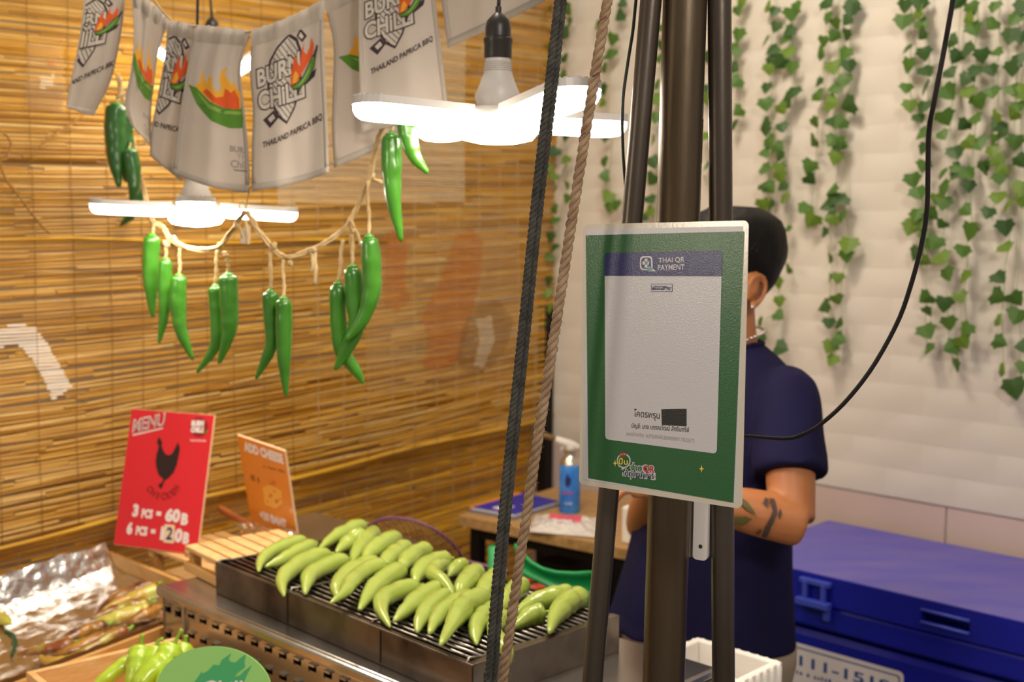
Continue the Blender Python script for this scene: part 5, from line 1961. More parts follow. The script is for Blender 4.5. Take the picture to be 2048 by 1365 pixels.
oc_ = at(426, 1383, 1.74)
B4 = Board(oc_, (.985, -.17, .0), (.03, .22, .97), .19, .13, .004)
t = thing('oval_sign', 'green oval sign with a darker flame, at the bottom edge among the fresh peppers', 'sign', oc_ - Z * .18)
ell = [(.0935 * math.cos(a * math.pi / 32), .0665 * math.sin(a * math.pi / 32)) for a in range(64)]
ca, sa = math.cos(.05), math.sin(.05)
ell = [(a * ca - b * sa, a * sa + b * ca) for a, b in ell]
mb = MB()
mb.prism(ell, B4.c, B4.x, B4.y, -.004, 0, 0)
mb.build('face', M['oval_green'], t, bevel=.0004)
P = Print(B4.fn)


def vc(*pts):
    return [B4.lp(200 + a / 5.12, 1180 + b / 5.12) for a, b in pts]


P.poly(vc((960, 960), (1025, 870), (1040, 840), (1050, 862), (1110, 830), (1165, 770), (1225, 775), (1250, 720), (1350, 650), (1320, 710), (1340, 740), (1390, 745), (1440, 700), (1500, 655),
          (1480, 740), (1490, 790), (1410, 850), (1380, 890), (1430, 880), (1480, 830), (1560, 770), (1510, 860), (1470, 960), (1440, 1100), (960, 1100)), 0, 2)
a, b = vc((1015, 1140), (1480, 1140))
P.text('Chilli', a, b, .031, 1, 4, .02, hdir=(.12, 1))
P.build('print', [M['oval_dark'], M['white_print']], t)
mb = MB()
mb.beam(oc_ - B4.n * .007 + B4.y * .03, oc_ - B4.n * .007 - Z * .168, .012, .006, upv=B4.n)
mb.build('stake', M['wood_edge'], t)

# squeeze bottles and the round strainer behind the grill
for i, (px, py, lb) in enumerate(((657, 1056, 'left squeeze bottle nozzle behind the grilled peppers'), (757, 1066, 'right squeeze bottle nozzle behind the grilled peppers'))):
    top = at(px, py, 2.74)
    b = V((top.x, top.y, .6955))
    H = top.z - b.z
    t = thing('squeeze_bottle', lb, 'bottle', b)
    mb = MB()
    mb.lathe(b, [(.024, 0), (.026, .004), (.026, H - .065), (.024, H - .055), (.014, H - .050)], 20)
    mb.build('body', M['film'], t, smooth=True, angle=40)
    mb = MB()
    mb.lathe(b, [(.017, H - .052), (.017, H - .042), (.009, H - .040), (.0075, H - .02), (.0055, H - .002), (.004, H)], 16)
    mb.build('nozzle', M['white_stick'], t, smooth=True, angle=40)
sc = at(828, 1136, 2.60)
sc = V((sc.x, sc.y, .6955 + .1225))
sx_, sn = V((.93, -.36, 0)), V((.30, .78, .55)).normalized()
sx_ = (sx_ - sn * sx_.dot(sn)).normalized()
sy_ = sn.cross(sx_)
if sy_.z < 0:
    sy_ = -sy_
t = thing('strainer', 'round wire strainer with a purple plastic rim standing behind the grill', 'strainer', sc - Z * .12)
R_ = .124
mb = MB()
mb.tube([sc + (sx_ * math.cos(a) + sy_ * math.sin(a)) * R_ for a in [i * 2 * math.pi / 60 for i in range(61)]], .0032, 8)
mb.build('rim', M['purple_rim'], t, smooth=True)
mb = MB()
k = 26
for i in range(1, k):
    x = -R_ + 2 * R_ * i / k
    hgt = math.sqrt(R_ * R_ - x * x)
    for a_, b_ in ((sx_, sy_), (sy_, sx_)):
        pts = [sc + a_ * x + b_ * hgt * (q / 4 - 1) + sn * .02 * (1 - (x / R_) ** 2) * (1 - (q / 4 - 1) ** 2) for q in range(9)]
        mb.tube(pts, .0009, 4)
stuff(mb.build('mesh', M['net'], t))
mb = MB()
mb.beam(sc + sx_ * R_, sc + sx_ * (R_ + .10) - sy_ * .02, .018, .007, upv=sn)
mb.build('handle', M['purple_rim'], t, bevel=.002)


# ------------------------------------------------------------------ side table against the brick wall
TZ = .76
T1, T2 = onz(915, 1031, TZ), onz(1290, 1106, TZ)
tx = (T2 - T1).normalized()
ty = V((-tx.y, tx.x, 0))
tlen, tdep = (T2 - T1).length + .06, .50


def tb(a, b, z=TZ):
    return T1 + tx * a + ty * b + Z * (z - TZ)


t = thing('side_table', 'oak topped side table on black legs by the brick wall', 'table', tb(tlen / 2, tdep / 2, 0))
mb = MB()
mb.box(tb(tlen / 2, tdep / 2, TZ - .015), tx * tlen / 2, ty * tdep / 2, Z * .015)
mb.build('tabletop', M['table_wood'], t, bevel=.002)
for a, b in ((.05, .03), (tlen - .05, .03), (.05, tdep - .03), (tlen - .05, tdep - .03)):
    mb = MB()
    mb.box(tb(a, b, (TZ - .03) / 2), tx * .016, ty * .016, Z * (TZ - .03) / 2)
    mb.build('leg', M['black_metal'], t, bevel=.001)
mb = MB()
for a, b, c, d in ((.05, .03, tlen - .05, .03), (.05, tdep - .03, tlen - .05, tdep - .03), (.05, .03, .05, tdep - .03), (tlen - .05, .03, tlen - .05, tdep - .03)):
    mb.beam(tb(a, b, TZ - .045), tb(c, d, TZ - .045), .025, .028)
mb.build('apron', M['black_metal'], t)
mb = MB()
mb.beam(tb(.06, .06, .44), tb(.34, tdep - .06, TZ - .06), .02, .02)
mb.build('brace', M['black_metal'], t)

c = tb(.36, .12, 0)
t = thing('dark_box', 'dark box filling the dark space under the side table', 'dark_box', c)  # plain dark box where the space under the table reads dark
mb = MB()
mb.box(tb(.27, .22, .33), tx * .055, ty * .14, Z * .325)
mb.build('carcass', M['black_metal'], t, bevel=.003)
mb = MB()
mb.box(tb(.27, .076, .33), tx * .050, ty * .004, Z * .31)
dr_ = mb.build('door', M['black_metal'], t, bevel=.002)
mb = MB()
mb.beam(tb(.245, .066, .45), tb(.245, .066, .55), .008, .008, upv=ty)
mb.build('handle', M['steel'], dr_)

# booklet with papers
q = [onz(a, b, TZ + .014) for a, b in ((946, 1014), (1050, 986), (1116, 1002), (1030, 1028))]
bx = (q[2] - q[1]).normalized()
by = (q[0] - q[1]).normalized()
cen = sum(q, V((0, 0, 0))) / 4
t = thing('booklet', 'blue booklet on a grey clipboard, left end of the side table', 'booklet', V((cen.x, cen.y, TZ)))


def qprism(nm, q, z0, z1, matl, par, grow=1.0):
    c = sum(q, V((0, 0, 0))) / 4
    loc = [((p - c).x * grow, (p - c).y * grow) for p in q]
    mb = MB()
    mb.prism(loc, V((c.x, c.y, 0)), V((1, 0, 0)), V((0, 1, 0)), z0, z1)
    return mb.build(nm, matl, par, bevel=.0008)


qprism('clipboard', q, TZ, TZ + .006, M['grey_card'], t, 1.12)
qprism('pages', q, TZ + .006, TZ + .011, M['paper'], t, 1.02)
qprism('cover', q, TZ + .011, TZ + .014, M['purple_book'], t)
lq = [onz(a, b, TZ + .0145) for a, b in ((984, 1016), (1012, 1010), (1030, 1014), (1004, 1021))]
qprism('label', lq, TZ + .014, TZ + .0148, M['white_print'], t)
oq = [p + Z * 0 for p in (q[0] - bx * .02, q[1] - bx * .03, q[1] - bx * .005, q[0] + bx * .0)]
qprism('orange_sheet', oq, TZ + .006, TZ + .0105, M['orange_paper'], t)

# gas torch
b = onz(1139, 1024, TZ)
b.z = TZ
d = b.y
r = 21.5 / FPX * d
hcan = 98 / FPX * d
t = thing('gas_torch', 'blue gas can with a white torch head on the side table', 'torch', b)
mb = MB()
mb.lathe(b, [(r * .96, 0), (r, .003), (r, hcan - .002), (r * .97, hcan)], 28)
can = mb.build('can', M['can_blue'], t, smooth=True, angle=40)
mb = MB()
mb.lathe(b, [(r * .97, hcan), (r * .92, hcan + .010), (r * .6, hcan + .022), (r * .5, hcan + .026), (r * .5, hcan + .034), (r * .55, hcan + .036), (r * .55, hcan + .042), (r * .3, hcan + .044)], 28)
mb.build('shoulder', M['can_metal'], t, smooth=True, angle=35)
# flame emblem and red lettering wrapped round the can


def canp(x, y, layer):
    a = math.radians(-105) + x / r
    return b + V((math.cos(a), math.sin(a), 0)) * (r + .0003 * layer) + Z * y


P = Print(canp, maxe=.006)
P.poly([(0, .075), (.008, .085), (.010, .097), (.005, .108), (.004, .102), (0, .118), (-.006, .104), (-.009, .094), (-.007, .082)], 0, 1)
P2 = Print(canp, maxe=.006)
P2.strokes((-.020, .056), (.018, .056), .010, 0, 1, 9, 2)
P2.strokes((-.016, .028), (.014, .028), .005, 1, 1, 9, 4)
stuff(P2.build('small_print', [M['sign_red'], M['white_print']], t))
P.build('print', [M['navy'], M['sign_red'], M['white_print']], t)
hz = b.z + hcan + .044
mb = MB()
hdir = at(1085, 872, d) - at(1138, 888, d)
hdir.normalize()
hb = V((b.x, b.y, hz))
mb.tube([hb - Z * .006, hb + Z * .008, hb + Z * .016], [.013, .015, .010], 14)
mb.tube([hb + Z * .010 - hdir * .032, hb + Z * .011 - hdir * .02, hb + Z * .012, hb + Z * .014 + hdir * .03, hb + Z * .016 + hdir * .045], [.007, .011, .013, .011, .008], 14)
mb.tube([hb + Z * .008 + hdir * .012, hb - Z * .006 + hdir * .026, hb - Z * .018 + hdir * .028], [.005, .004, .003], 8)
mb.build('head', M['torch_white'], t, smooth=True)
mb = MB()
a = hb + Z * .016 + hdir * .042
mb.tube([a, a + hdir * .012, a + hdir * .05, a + hdir * .062], [.006, .0085, .009, .0095], 14)
mb.build('burner', M['brass'], t, smooth=True, angle=40)
mb = MB()
mb.tube([hb + Z * .010 - hdir * .03, hb + Z * .010 - hdir * .045], [.009, .009], 14)
mb.build('knob', M['black_metal'], t, smooth=True, angle=40)

# film pack and white box
q = [onz(a, b_, TZ + .002) for a, b_ in ((1062, 1046), (1105, 1026), (1192, 1040), (1190, 1078), (1060, 1066))]
q = [q[0], q[1], q[2], q[3], q[4]]
t = thing('plastic_pack', 'crumpled clear plastic pack with pink print, front of the side table', 'pack', V((q[3].x, q[3].y, TZ)))
c00, c01, c11, c10 = onz(1072, 1032, TZ), onz(1196, 1038, TZ), onz(1192, 1078, TZ), onz(1056, 1066, TZ)
rows = []
for i in range(13):
    r_ = []
    for j in range(21):
        p = c00.lerp(c01, j / 20).lerp(c10.lerp(c11, j / 20), i / 12)
        e = min(i / 12, 1 - i / 12, j / 20, 1 - j / 20) * 4
        r_.append(p + Z * (.003 + min(1, e) * (.012 + .010 * mnoise.noise(p * 30) + .006 * mnoise.noise(p * 75))))
    rows.append(r_)
mb = MB()
mb.grid(rows)
mb.build('film', M['film'], t, smooth=False, solid=.0006)
mb = MB()
sub = [[p + Z * .0015 for p in r_[5:16]] for r_ in rows[1:6]]
mb.grid(sub)
mb.build('pink_print', M['pink'], t, solid=.0003)

b0 = onz(1262, 1092, TZ)
t = thing('white_box', 'small white box at the right end of the side table', 'box', V((b0.x, b0.y, TZ)))
mb = MB()
mb.box(V((b0.x, b0.y, TZ)) + ty * .04 + Z * .048, tx * .034, ty * .034, Z * .048)
mb.build('carton', M['polystyrene'], t, bevel=.006)
mb = MB()
mb.box(V((b0.x, b0.y, TZ)) + ty * .04 + Z * .0965, tx * .022, ty * .022, Z * .0008)
mb.build('flap', M['device'], t)

# green plastic chair and red chilies on a low crate
cdx = 2.46
t = thing('plastic_chair', 'green plastic chair, only its dipped backrest showing between the ropes and poles', 'chair', at(1150, 1180, cdx) * 1)
cb = at(1150, 1150, cdx)
t.location = (cb.x, cb.y, 0)
ORG[t.name] = V((cb.x, cb.y, 0))
ca_, cn_ = V((.985, -.17, 0)), V((.17, .985, 0))
top_px = [(1030, 1088), (1045, 1106), (1062, 1124), (1085, 1137), (1112, 1144), (1150, 1146), (1180, 1144), (1200, 1146), (1214, 1150), (1222, 1158)]
bot_px = [(1036, 1142), (1048, 1152), (1066, 1160), (1088, 1170), (1112, 1184), (1150, 1192), (1180, 1196), (1198, 1198), (1210, 1196), (1218, 1188)]
rows = []
for k in range(7):
    r_ = []
    for (a, b1), (a2, b2) in zip(top_px, bot_px):
        u = (a - 1142) / 112
        r_.append(at(lerp(a, a2, k / 6), lerp(b1, b2, k / 6), cdx - .05 * (1 - u * u) + .012 * math.sin(math.pi * k / 6)))
    rows.append(r_)
mb = MB()
mb.grid(rows)
mb.build('backrest', M['green_plastic'], t, smooth=True, solid=.006)
mb = MB()
rows = [[at(x, y, cdx - .045 + .012 * math.sin(math.pi * i / 8)) for x in (1118, 1150, 1185, 1212)] for i, y in enumerate((1184, 1200, 1220, 1240, 1262, 1284, 1306, 1330, 1352))]
mb.grid(rows)
mb.build('splat', M['green_plastic'], t, smooth=True, solid=.006)
cs = V((cb.x, cb.y, .44)) + cn_ * .17
mb = MB()
mb.prism(rrect(-.2, -.2, .2, .2, .05), cs, ca_, cn_, -.012, .012)
mb.build('seat', M['green_plastic'], t, bevel=.004)
for a, b1, h in ((-.17, -.17, .88), (.17, -.17, .88), (-.17, .17, .44), (.17, .17, .44)):
    mb = MB()
    p = cs + ca_ * a + cn_ * b1
    mb.tube([V((p.x, p.y, 0)), V((p.x, p.y, .44)), V((p.x, p.y, h)) - cn_ * (.03 if h > .5 else 0)], [.016, .018, .014], 10)
    mb.build('leg', M['green_plastic'], t, smooth=True)
sz = .745
bc = at(1085, 1174, 2.33)
crate('dark low crate of red chilies behind the ropes', V((bc.x - .10, bc.y - .05, 0)), V((1, 0, 0)), V((0, 1, 0)), .26, .12, sz, 3, M['black_metal'], name='chili_crate')
rnd = random.Random(8)
for i, (px, py, lb) in enumerate(((1056, 1176, 'red chili by the tan rope, left of the green chair'), (1078, 1172, 'red chili in front of the green chair'), (1100, 1178, 'red chili nearest the green chair\'s middle'), (1062, 1162, 'red chili tucked under the chair back'))):
    c = onz(px, py, sz + .008)
    a = rnd.uniform(-.6, .8)
    dr = V((math.cos(a), math.sin(a), 0))
    pts = [c - dr * .03, c - dr * .01 + Z * .001, c + dr * .015, c + dr * .034 - Z * .002]
    t = thing('red_chili', lb, 'chili', V((c.x, c.y, sz)), 'red chilies by the green chair')
    mb, path = chili_mesh(pts, .011, GC, n=14, sides=8, seed=i)
    mb.build('body', M['red_chili'], t, smooth=True)
    mb = MB()
    mb.tube([pts[0], pts[0] - dr * .012 + Z * .002], [.003, .0012], 6)
    mb.build('stem', M['fresh_stem'], t, smooth=True)

# ------------------------------------------------------------------ blue cooler chest
CS0, CS1, CO0, CO1, CZ = 1.13, 2.45, .035, .535, .75


def cp(s, o, z):
    return CORNER + RX * s + WN * o + Z * z


t = thing('cooler_chest', 'large blue plastic cooler chest against the brick wall', 'cooler', cp((CS0 + CS1) / 2, .28, 0))
cm, hw, hd = (CS0 + CS1) / 2, (CS1 - CS0) / 2, (CO1 - CO0) / 2
om = (CO0 + CO1) / 2
mb = MB()
mb.box(cp(cm, om, .31), RX * (hw - .02), WN * (hd - .02), Z * .30)
mb.build('body', M['cooler'], t, bevel=.02)
mb = MB()
mb.box(cp(cm, om, .648), RX * (hw - .006), WN * (hd - .006), Z * .030)
mb.build('flange', M['cooler'], t, bevel=.008)
# lid with a hand slot in its front
fpt, fn_ = cp(0, CO1, 0), WN
ha, hb_ = onpl(1843, 1208, fpt, fn_), onpl(1940, 1240, fpt, fn_)
hs0, hs1 = (ha - CORNER).dot(RX), (hb_ - CORNER).dot(RX)
hz1, hz0 = .728, .700
mb = MB()
zl0, zl1 = .682, CZ
mb.box(cp(cm, om - .02, (zl0 + zl1) / 2), RX * hw, WN * (hd - .02), Z * (zl1 - zl0) / 2)
for a, b_, c_, d_ in ((CS0, hs0, zl0, zl1), (hs1, CS1, zl0, zl1), (hs0, hs1, zl0, hz0), (hs0, hs1, hz1, zl1)):
    mb.box(cp((a + b_) / 2, CO1 - .02, (c_ + d_) / 2), RX * (b_ - a) / 2, WN * .02, Z * (d_ - c_) / 2)
mb.build('lid', M['cooler'], t)
mb = MB()
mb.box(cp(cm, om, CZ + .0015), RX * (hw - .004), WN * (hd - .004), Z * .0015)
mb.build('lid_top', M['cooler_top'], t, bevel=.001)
mb = MB()
mb.tube([cp(hs0, CO1 + .001, hz0), cp(hs1, CO1 + .001, hz0)], .004, 8)
mb.tube([cp(hs0, CO1 + .001, hz1), cp(hs1, CO1 + .001, hz1)], .004, 8)
mb.build('grip_edge', M['latch'], t, smooth=True)
la, lb_ = onpl(1606, 1160, fpt, fn_), onpl(1662, 1200, fpt, fn_)
ls0, ls1 = (la - CORNER).dot(RX), (lb_ - CORNER).dot(RX)
lm = (ls0 + ls1) / 2
t2 = t
mb = MB()
mb.box(cp(lm, CO1 + .008, .735), RX * .040, WN * .008, Z * .006)
mb.box(cp(lm - .024, CO1 + .012, .71), RX * .006, WN * .006, Z * .026)
mb.box(cp(lm + .024, CO1 + .012, .71), RX * .006, WN * .006, Z * .026)
mb.box(cp(lm, CO1 + .016, .686), RX * .044, WN * .010, Z * .008)
mb.box(cp(lm + .03, CO1 + .004, .668), RX * .008, WN * .006, Z * .02)
mb.build('latch', M['latch'], t, bevel=.002)
# sticker on the front
fb = cp(0, CO1 - .0195, 0)


def slp(px, py):
    q = onpl(px, py, fb, fn_) - CORNER
    return (q.dot(RX), q.z)


def sfn(x, y, layer):
    return CORNER + RX * x + Z * y + WN * (CO1 - .0195 + .0004 * layer)


s1 = slp(1808, 1346)
s0x = CS0 + .03
ztop, zbot = s1[1], s1[1] - .20
P = Print(sfn)
P.poly(rrect(s0x, zbot, s1[0], ztop, .012), 0, 1)
P.poly(rrect(s0x + .006, zbot + .006, s1[0] - .008, ztop - .010, .008), 1, 2)
P.poly(rrect(s0x + .009, zbot + .009, s1[0] - .0115, ztop - .0135, .007), 0, 3)
a, b_ = slp(1552, 1318), slp(1783, 1374)
P.text('0-111-1519', a, (b_[0], a[1]), .0265, 1, 4, .02)
P.strokes((a[0], a[1] - .022), (b_[0] - .09, a[1] - .022), .011, 1, 4, 22, 6)
P.text('0-', (a[0], a[1] - .065), (a[0] + .06, a[1] - .065), .028, 1, 4, .02)
P.strokes((a[0] + .07, a[1] - .062), (b_[0] - .06, a[1] - .062), .018, 1, 4, 14, 9)
P.build('sticker', [M['sticker'], M['sticker_ink']], t)

# polystyrene boxes
fx, fy = SX.copy(), SY.copy()
fc_ = V((.348, 1.905, 0))
for k, lb in enumerate(('white polystyrene box in front of the man, lower of the two', 'open white polystyrene box in front of the man, top of the stack')):
    z0, z1 = .4225 * k, .4225 * k + .422
    t = thing('polystyrene_box', lb, 'box', fc_ + Z * z0, 'stacked polystyrene boxes')
    mb = MB()
    a_, b_, w_ = .085, .065, .014
    for c, ex, ey in ((fc_ - fy * (b_ - w_ / 2), fx * a_, fy * w_ / 2), (fc_ + fy * (b_ - w_ / 2), fx * a_, fy * w_ / 2), (fc_ - fx * (a_ - w_ / 2), fx * w_ / 2, fy * (b_ - w_)), (fc_ + fx * (a_ - w_ / 2), fx * w_ / 2, fy * (b_ - w_))):
        mb.box(c + Z * (z0 + z1) / 2, ex, ey, Z * (z1 - z0) / 2)
    mb.box(fc_ + Z * (z0 + .01), fx * (a_ - w_), fy * (b_ - w_), Z * .01)
    mb.build('shell', M['polystyrene'], t, bevel=.003)
    mb = MB()
    for i in range(9):
        u = -a_ + .012 + (2 * a_ - .024) * i / 8
        for sgn in (-1, 1):
            mb.lathe(fc_ + fx * u + fy * sgn * (b_ - .002) + Z * (z1 - .07), [(.006, 0), (.0075, .004), (.0075, .064), (.004, .069)], 10)
    for i in range(6):
        u = -b_ + .012 + (2 * b_ - .024) * i / 5
        for sgn in (-1, 1):
            mb.lathe(fc_ + fy * u + fx * sgn * (a_ - .002) + Z * (z1 - .07), [(.006, 0), (.0075, .004), (.0075, .064), (.004, .069)], 10)
    mb.build('ribbed_rim', M['polystyrene'], t, smooth=True, angle=40)

# ------------------------------------------------------------------ the man at the table
PO = V((.424, 2.31, 0))
PF = V((-.866, -.5, 0))
PLL = V((.5, -.866, 0))


def pp(f, l, z):
    return PO + PF * f + PLL * l + Z * z


def loft(mb, secs, n=28, mi=0, caps=True, pw=2.0):
    """secs: (z, f centre, half width l, half depth f [, l centre])"""
    vs = []
    for s in secs:
        z, fc2, a, b2 = s[:4]
        lc = s[4] if len(s) > 4 else 0
        for j in range(n):
            q = 2 * math.pi * j / n
            c, si = math.cos(q), math.sin(q)
            c = math.copysign(abs(c) ** (2 / pw), c)
            si = math.copysign(abs(si) ** (2 / pw), si)
            vs.append(pp(fc2 + b2 * si, lc + a * c, z))
    fs = []
    for i in range(len(secs) - 1):
        for j in range(n):
            j2 = (j + 1) % n
            fs.append((i * n + j, i * n + j2, (i + 1) * n + j2, (i + 1) * n + j))
    if caps:
        fs += [tuple(range(n - 1, -1, -1)), tuple((len(secs) - 1) * n + j for j in range(n))]
    mb.add(vs, fs, mi)


man = thing('person', 'man in a navy t-shirt and khaki trousers standing behind the poles', 'person', PO)
HZ = 1.356         # chin height
HEAD = [(0, .052, .022, .030), (.012, .045, .040, .050), (.035, .030, .052, .066), (.065, .012, .060, .084), (.095, .003, .068, .094), (.125, -.001, .0725, .098), (.155, -.003, .0745, .099),
        (.185, -.006, .072, .093), (.208, -.010, .062, .078), (.224, -.012, .045, .056), (.233, -.012, .022, .028)]
mb = MB()
loft(mb, [(HZ + z, f_, a, b2) for z, f_, a, b2 in HEAD])
# neck, torso
loft(mb, [(1.26, -.012, .085, .075), (1.31, -.010, .060, .062), (1.345, -.004, .053, .058), (1.40, .002, .051, .056), (1.45, .0, .052, .055)])
loft(mb, [(.74, .0, .145, .105), (.85, .0, .140, .100), (.98, .005, .135, .098), (1.12, .01, .150, .105), (1.22, .0, .160, .095), (1.275, -.006, .140, .078), (1.315, -.01, .075, .062)])
# face details: nose, brow, chin, lips
mb.tube([pp(.092, 0, HZ + .135), pp(.104, 0, HZ + .115), pp(.117, 0, HZ + .092), pp(.104, 0, HZ + .082)], [.008, .010, .013, .010], 10)
for sgn in (-1, 1):
    mb.tube([pp(.080, sgn * .050, HZ + .140), pp(.096, sgn * .025, HZ + .146), pp(.097, sgn * .012, HZ + .142)], [.008, .009, .007], 8)
mb.tube([pp(.082, -.02, HZ + .050), pp(.094, 0, HZ + .051), pp(.082, .02, HZ + .050)], [.007, .010, .007], 8)
# ears
for sgn in (-1, 1):
    cx = sgn * .074
    ear = [(.020, .072), (.024, .090), (.018, .110), (.002, .118), (-.012, .110), (-.016, .094), (-.010, .076), (.002, .062), (.014, .056)]
    mb.tube(catmull([pp(-.006 + f_, cx + sgn * (.008 if 1 < i < 7 else .004), HZ + z) for i, (f_, z) in enumerate(ear)], 24), [.0055] * 20 + [.006, .0065, .007, .006], 8)
    mb.tube([pp(.016, cx - sgn * .004, HZ + .072), pp(.004, cx + sgn * .001, HZ + .088), pp(-.002, cx + sgn * .001, HZ + .105)], [.010, .013, .009], 8)
# arms and hands
SHL, ELL, WRL = pp(-.005, .168, 1.262), V((.500, 2.045, 1.045)), V((.292, 2.03, 1.095))
SHR, ELR, WRR = pp(-.005, -.168, 1.262), V((.284, 2.40, .950)), V((.262, 2.14, 1.085))


def arm(S, E, W, thumb):
    mb.tube(catmull([S - Z * .02, S.lerp(E, .35), S.lerp(E, .75), E], 12), [.036, .040, .044, .046, .046, .046, .045, .044, .043, .042, .041, .041], 16)
    mid = E.lerp(W, .35)
    mb.tube(catmull([E - (W - E).normalized() * .018, E, mid, E.lerp(W, .7), W], 14), [.028, .040, .0425, .0435, .0435, .043, .042, .040, .037, .034, .031, .028, .026, .025], 16)
    d = (W - E).normalized()
    side = d.cross(Z).normalized() * thumb
    upn = side.cross(d).normalized()
    if upn.z < 0:
        upn = -upn
    palm = W + d * .085 - Z * .008
    # palm: flat tube
    mb.tube([W - d * .01, W + d * .03, W + d * .06, palm], [.026, .036, .041, .038], 12, ref=side, flat=.45)
    for k, (o2, ln) in enumerate(((-.030, .070), (-.010, .080), (.010, .075), (.029, .058))):
        r0 = palm + side * -o2 - d * .015
        q1 = r0 + d * (ln * .48)
        q2 = q1 + (d * .6 - upn * .8).normalized() * ln * .32
        q3 = q2 + (d * .1 - upn * 1).normalized() * ln * .26
        mb.tube(catmull([r0, q1, q2, q3], 9), [.0095, .0095, .009, .0088, .0085, .0082, .008, .0075, .005], 8)
    r0 = W + d * .025 + side * .022
    mb.tube(catmull([r0, r0 + side * .024 + d * .022 - upn * .006, r0 + side * .03 + d * .05 - upn * .014, r0 + side * .026 + d * .066 - upn * .022], 8), [.013, .0125, .012, .0115, .011, .010, .009, .006], 8)


arm(SHL, ELL, WRL, 1)
arm(SHR, ELR, WRR, -1)
for sgn in (-1, 1):
    mb.tube(catmull([pp(0, sgn * .075, .80), pp(.01, sgn * .082, .62), pp(.015, sgn * .085, .46), pp(-.005, sgn * .088, .28), pp(-.012, sgn * .09, .07)], 16),
            [.082, .080, .077, .073, .068, .063, .058, .054, .052, .052, .052, .050, .045, .040, .036, .034], 16)
    mb.tube([pp(-.03, sgn * .09, .045), pp(.05, sgn * .095, .04), pp(.15, sgn * .10, .03)], [.034, .034, .022], 12)
body = mb.build('body', M['skin'], man, smooth=True)
rm = body.modifiers.new('remesh', 'REMESH')
rm.mode = 'VOXEL'
rm.voxel_size = .0045
rm.use_smooth_shade = True
sm = body.modifiers.new('smooth', 'SMOOTH')
sm.factor = .5
sm.iterations = 3

# eyes, brows, mouth
mb = MB()
for sgn in (-1, 1):
    c = pp(.080, sgn * .031, HZ + .122)
    mb.lathe(c - PF * .0125, [(.0001, 0), (.007, .003), (.011, .010), (.009, .015), (.004, .0185), (.0001, .0195)], 14, axis=PF)
mb.build('eye', M['eye'], man, smooth=True)
mb = MB()
for sgn in (-1, 1):
    c = pp(.083, sgn * .031, HZ + .122)
    mb.lathe(c + PF * .0030 - Z * .002, [(.0062, 0), (.0056, .0014), (.0001, .0024)], 12, axis=(PF - Z * .25).normalized())
    mb.tube([pp(.086, sgn * .050, HZ + .149), pp(.102, sgn * .030, HZ + .154), pp(.103, sgn * .014, HZ + .150)], [.002, .0035, .003], 6)
mb.build('iris_and_brow', M['hair'], man, smooth=True)
mb = MB()
mb.tube([pp(.083, -.022, HZ + .053), pp(.101, -.008, HZ + .055), pp(.103, 0, HZ + .054), pp(.101, .008, HZ + .055), pp(.083, .022, HZ + .053)], [.002, .004, .0045, .004, .002], 8)
mb.build('lips', M['lip'], man, smooth=True)

# hair: a cap with swept locks, cut off along the hair line
mb = MB()
rr = random.Random(2)
secs = []
n, mrows = 48, 22
for i in range(mrows + 1):
    z = .05 + (.247 - .05) * (i / mrows)
    zz = min(max(z - .012, 0), .2329)
    for (z0, f0, a0, b0_), (z1, f1, a1, b1) in zip(HEAD, HEAD[1:]):
        if z0 <= zz <= z1:
            k = (zz - z0) / (z1 - z0)
            sec = (lerp(f0, f1, k), lerp(a0, a1, k), lerp(b0_, b1, k))
            break
    secs.append((z, *sec))
rows = []
for z, f0, a0, b0_ in secs:
    r_ = []
    for j in range(n + 1):
        q = 2 * math.pi * j / n
        c, si = math.cos(q), math.sin(q)
        front = max(0, si)
        back = max(0, -si)
        side_ = abs(c)
        line = .062 * back + .118 * side_ * (1 - .35 * front) + .168 * front if True else 0
        line = lerp(.118, .178, max(0, (si - .2) / .8)) if si > .2 else (lerp(.104, .118, (si + .1) / .3) if si > -.1 else lerp(.045, .104, max(0, (si + 1) / .9)))
        thick = .008 + .012 * max(0, min(1, (z - .12) / .1)) + .012 * back * max(0, 1 - abs(z - .15) / .09)
        thick *= max(0.0, min(1, (z - line) / .035))
        nz = .0035 * mnoise.noise(V((c * 9, si * 9, z * 18))) if z > line else 0
        if z < line:
            thick, nz = -.012, 0
        r_.append(pp(f0 + (b0_ + thick + nz) * si, (a0 + thick + nz) * c, HZ + z))
    rows.append(r_)
mb.grid(rows)
top = pp(-.012, 0, HZ + .250)
last = rows[-1]
mb.add([top] + last, [(0, 1 + j, 2 + j) for j in range(n)])
hair = mb.build('hair', M['hair'], man, smooth=True)
mb = MB()
for i in range(120):
    q = rr.uniform(-3.1, 3.1) - math.pi / 2
    z = rr.uniform(.17, .246)
    k = min(int((z - .05) / .197 * mrows), mrows)
    _, f0, a0, b0_ = secs[k]
    th = .012
    p = pp(f0 + (b0_ + th) * math.sin(q), (a0 + th) * math.cos(q), HZ + z)
    dr = (PF * math.sin(q) + PLL * math.cos(q))
    e = PF * rr.uniform(-.2, .6) - Z * rr.uniform(.4, 1.0) * (1 if z < .2 else .2) + dr * .2
    e = (e - dr * .25).normalized() * rr.uniform(.02, .034)
    mb.tube([p - dr * .004, p + dr * .001 + e * .5, p + e - dr * .002], [.0030, .0034, .0006], 5)
for i in range(9):          # fringe
    u = (i / 8 - .5) * 2
    p = pp(.088 - .02 * u * u, u * .055, HZ + .205)
    mb.tube([p, p + PF * .018 - Z * .012, p + PF * .014 - Z * .04], [.010, .009, .002], 6)
stuff(mb.build('hair_lock', M['hair'], man, smooth=True))

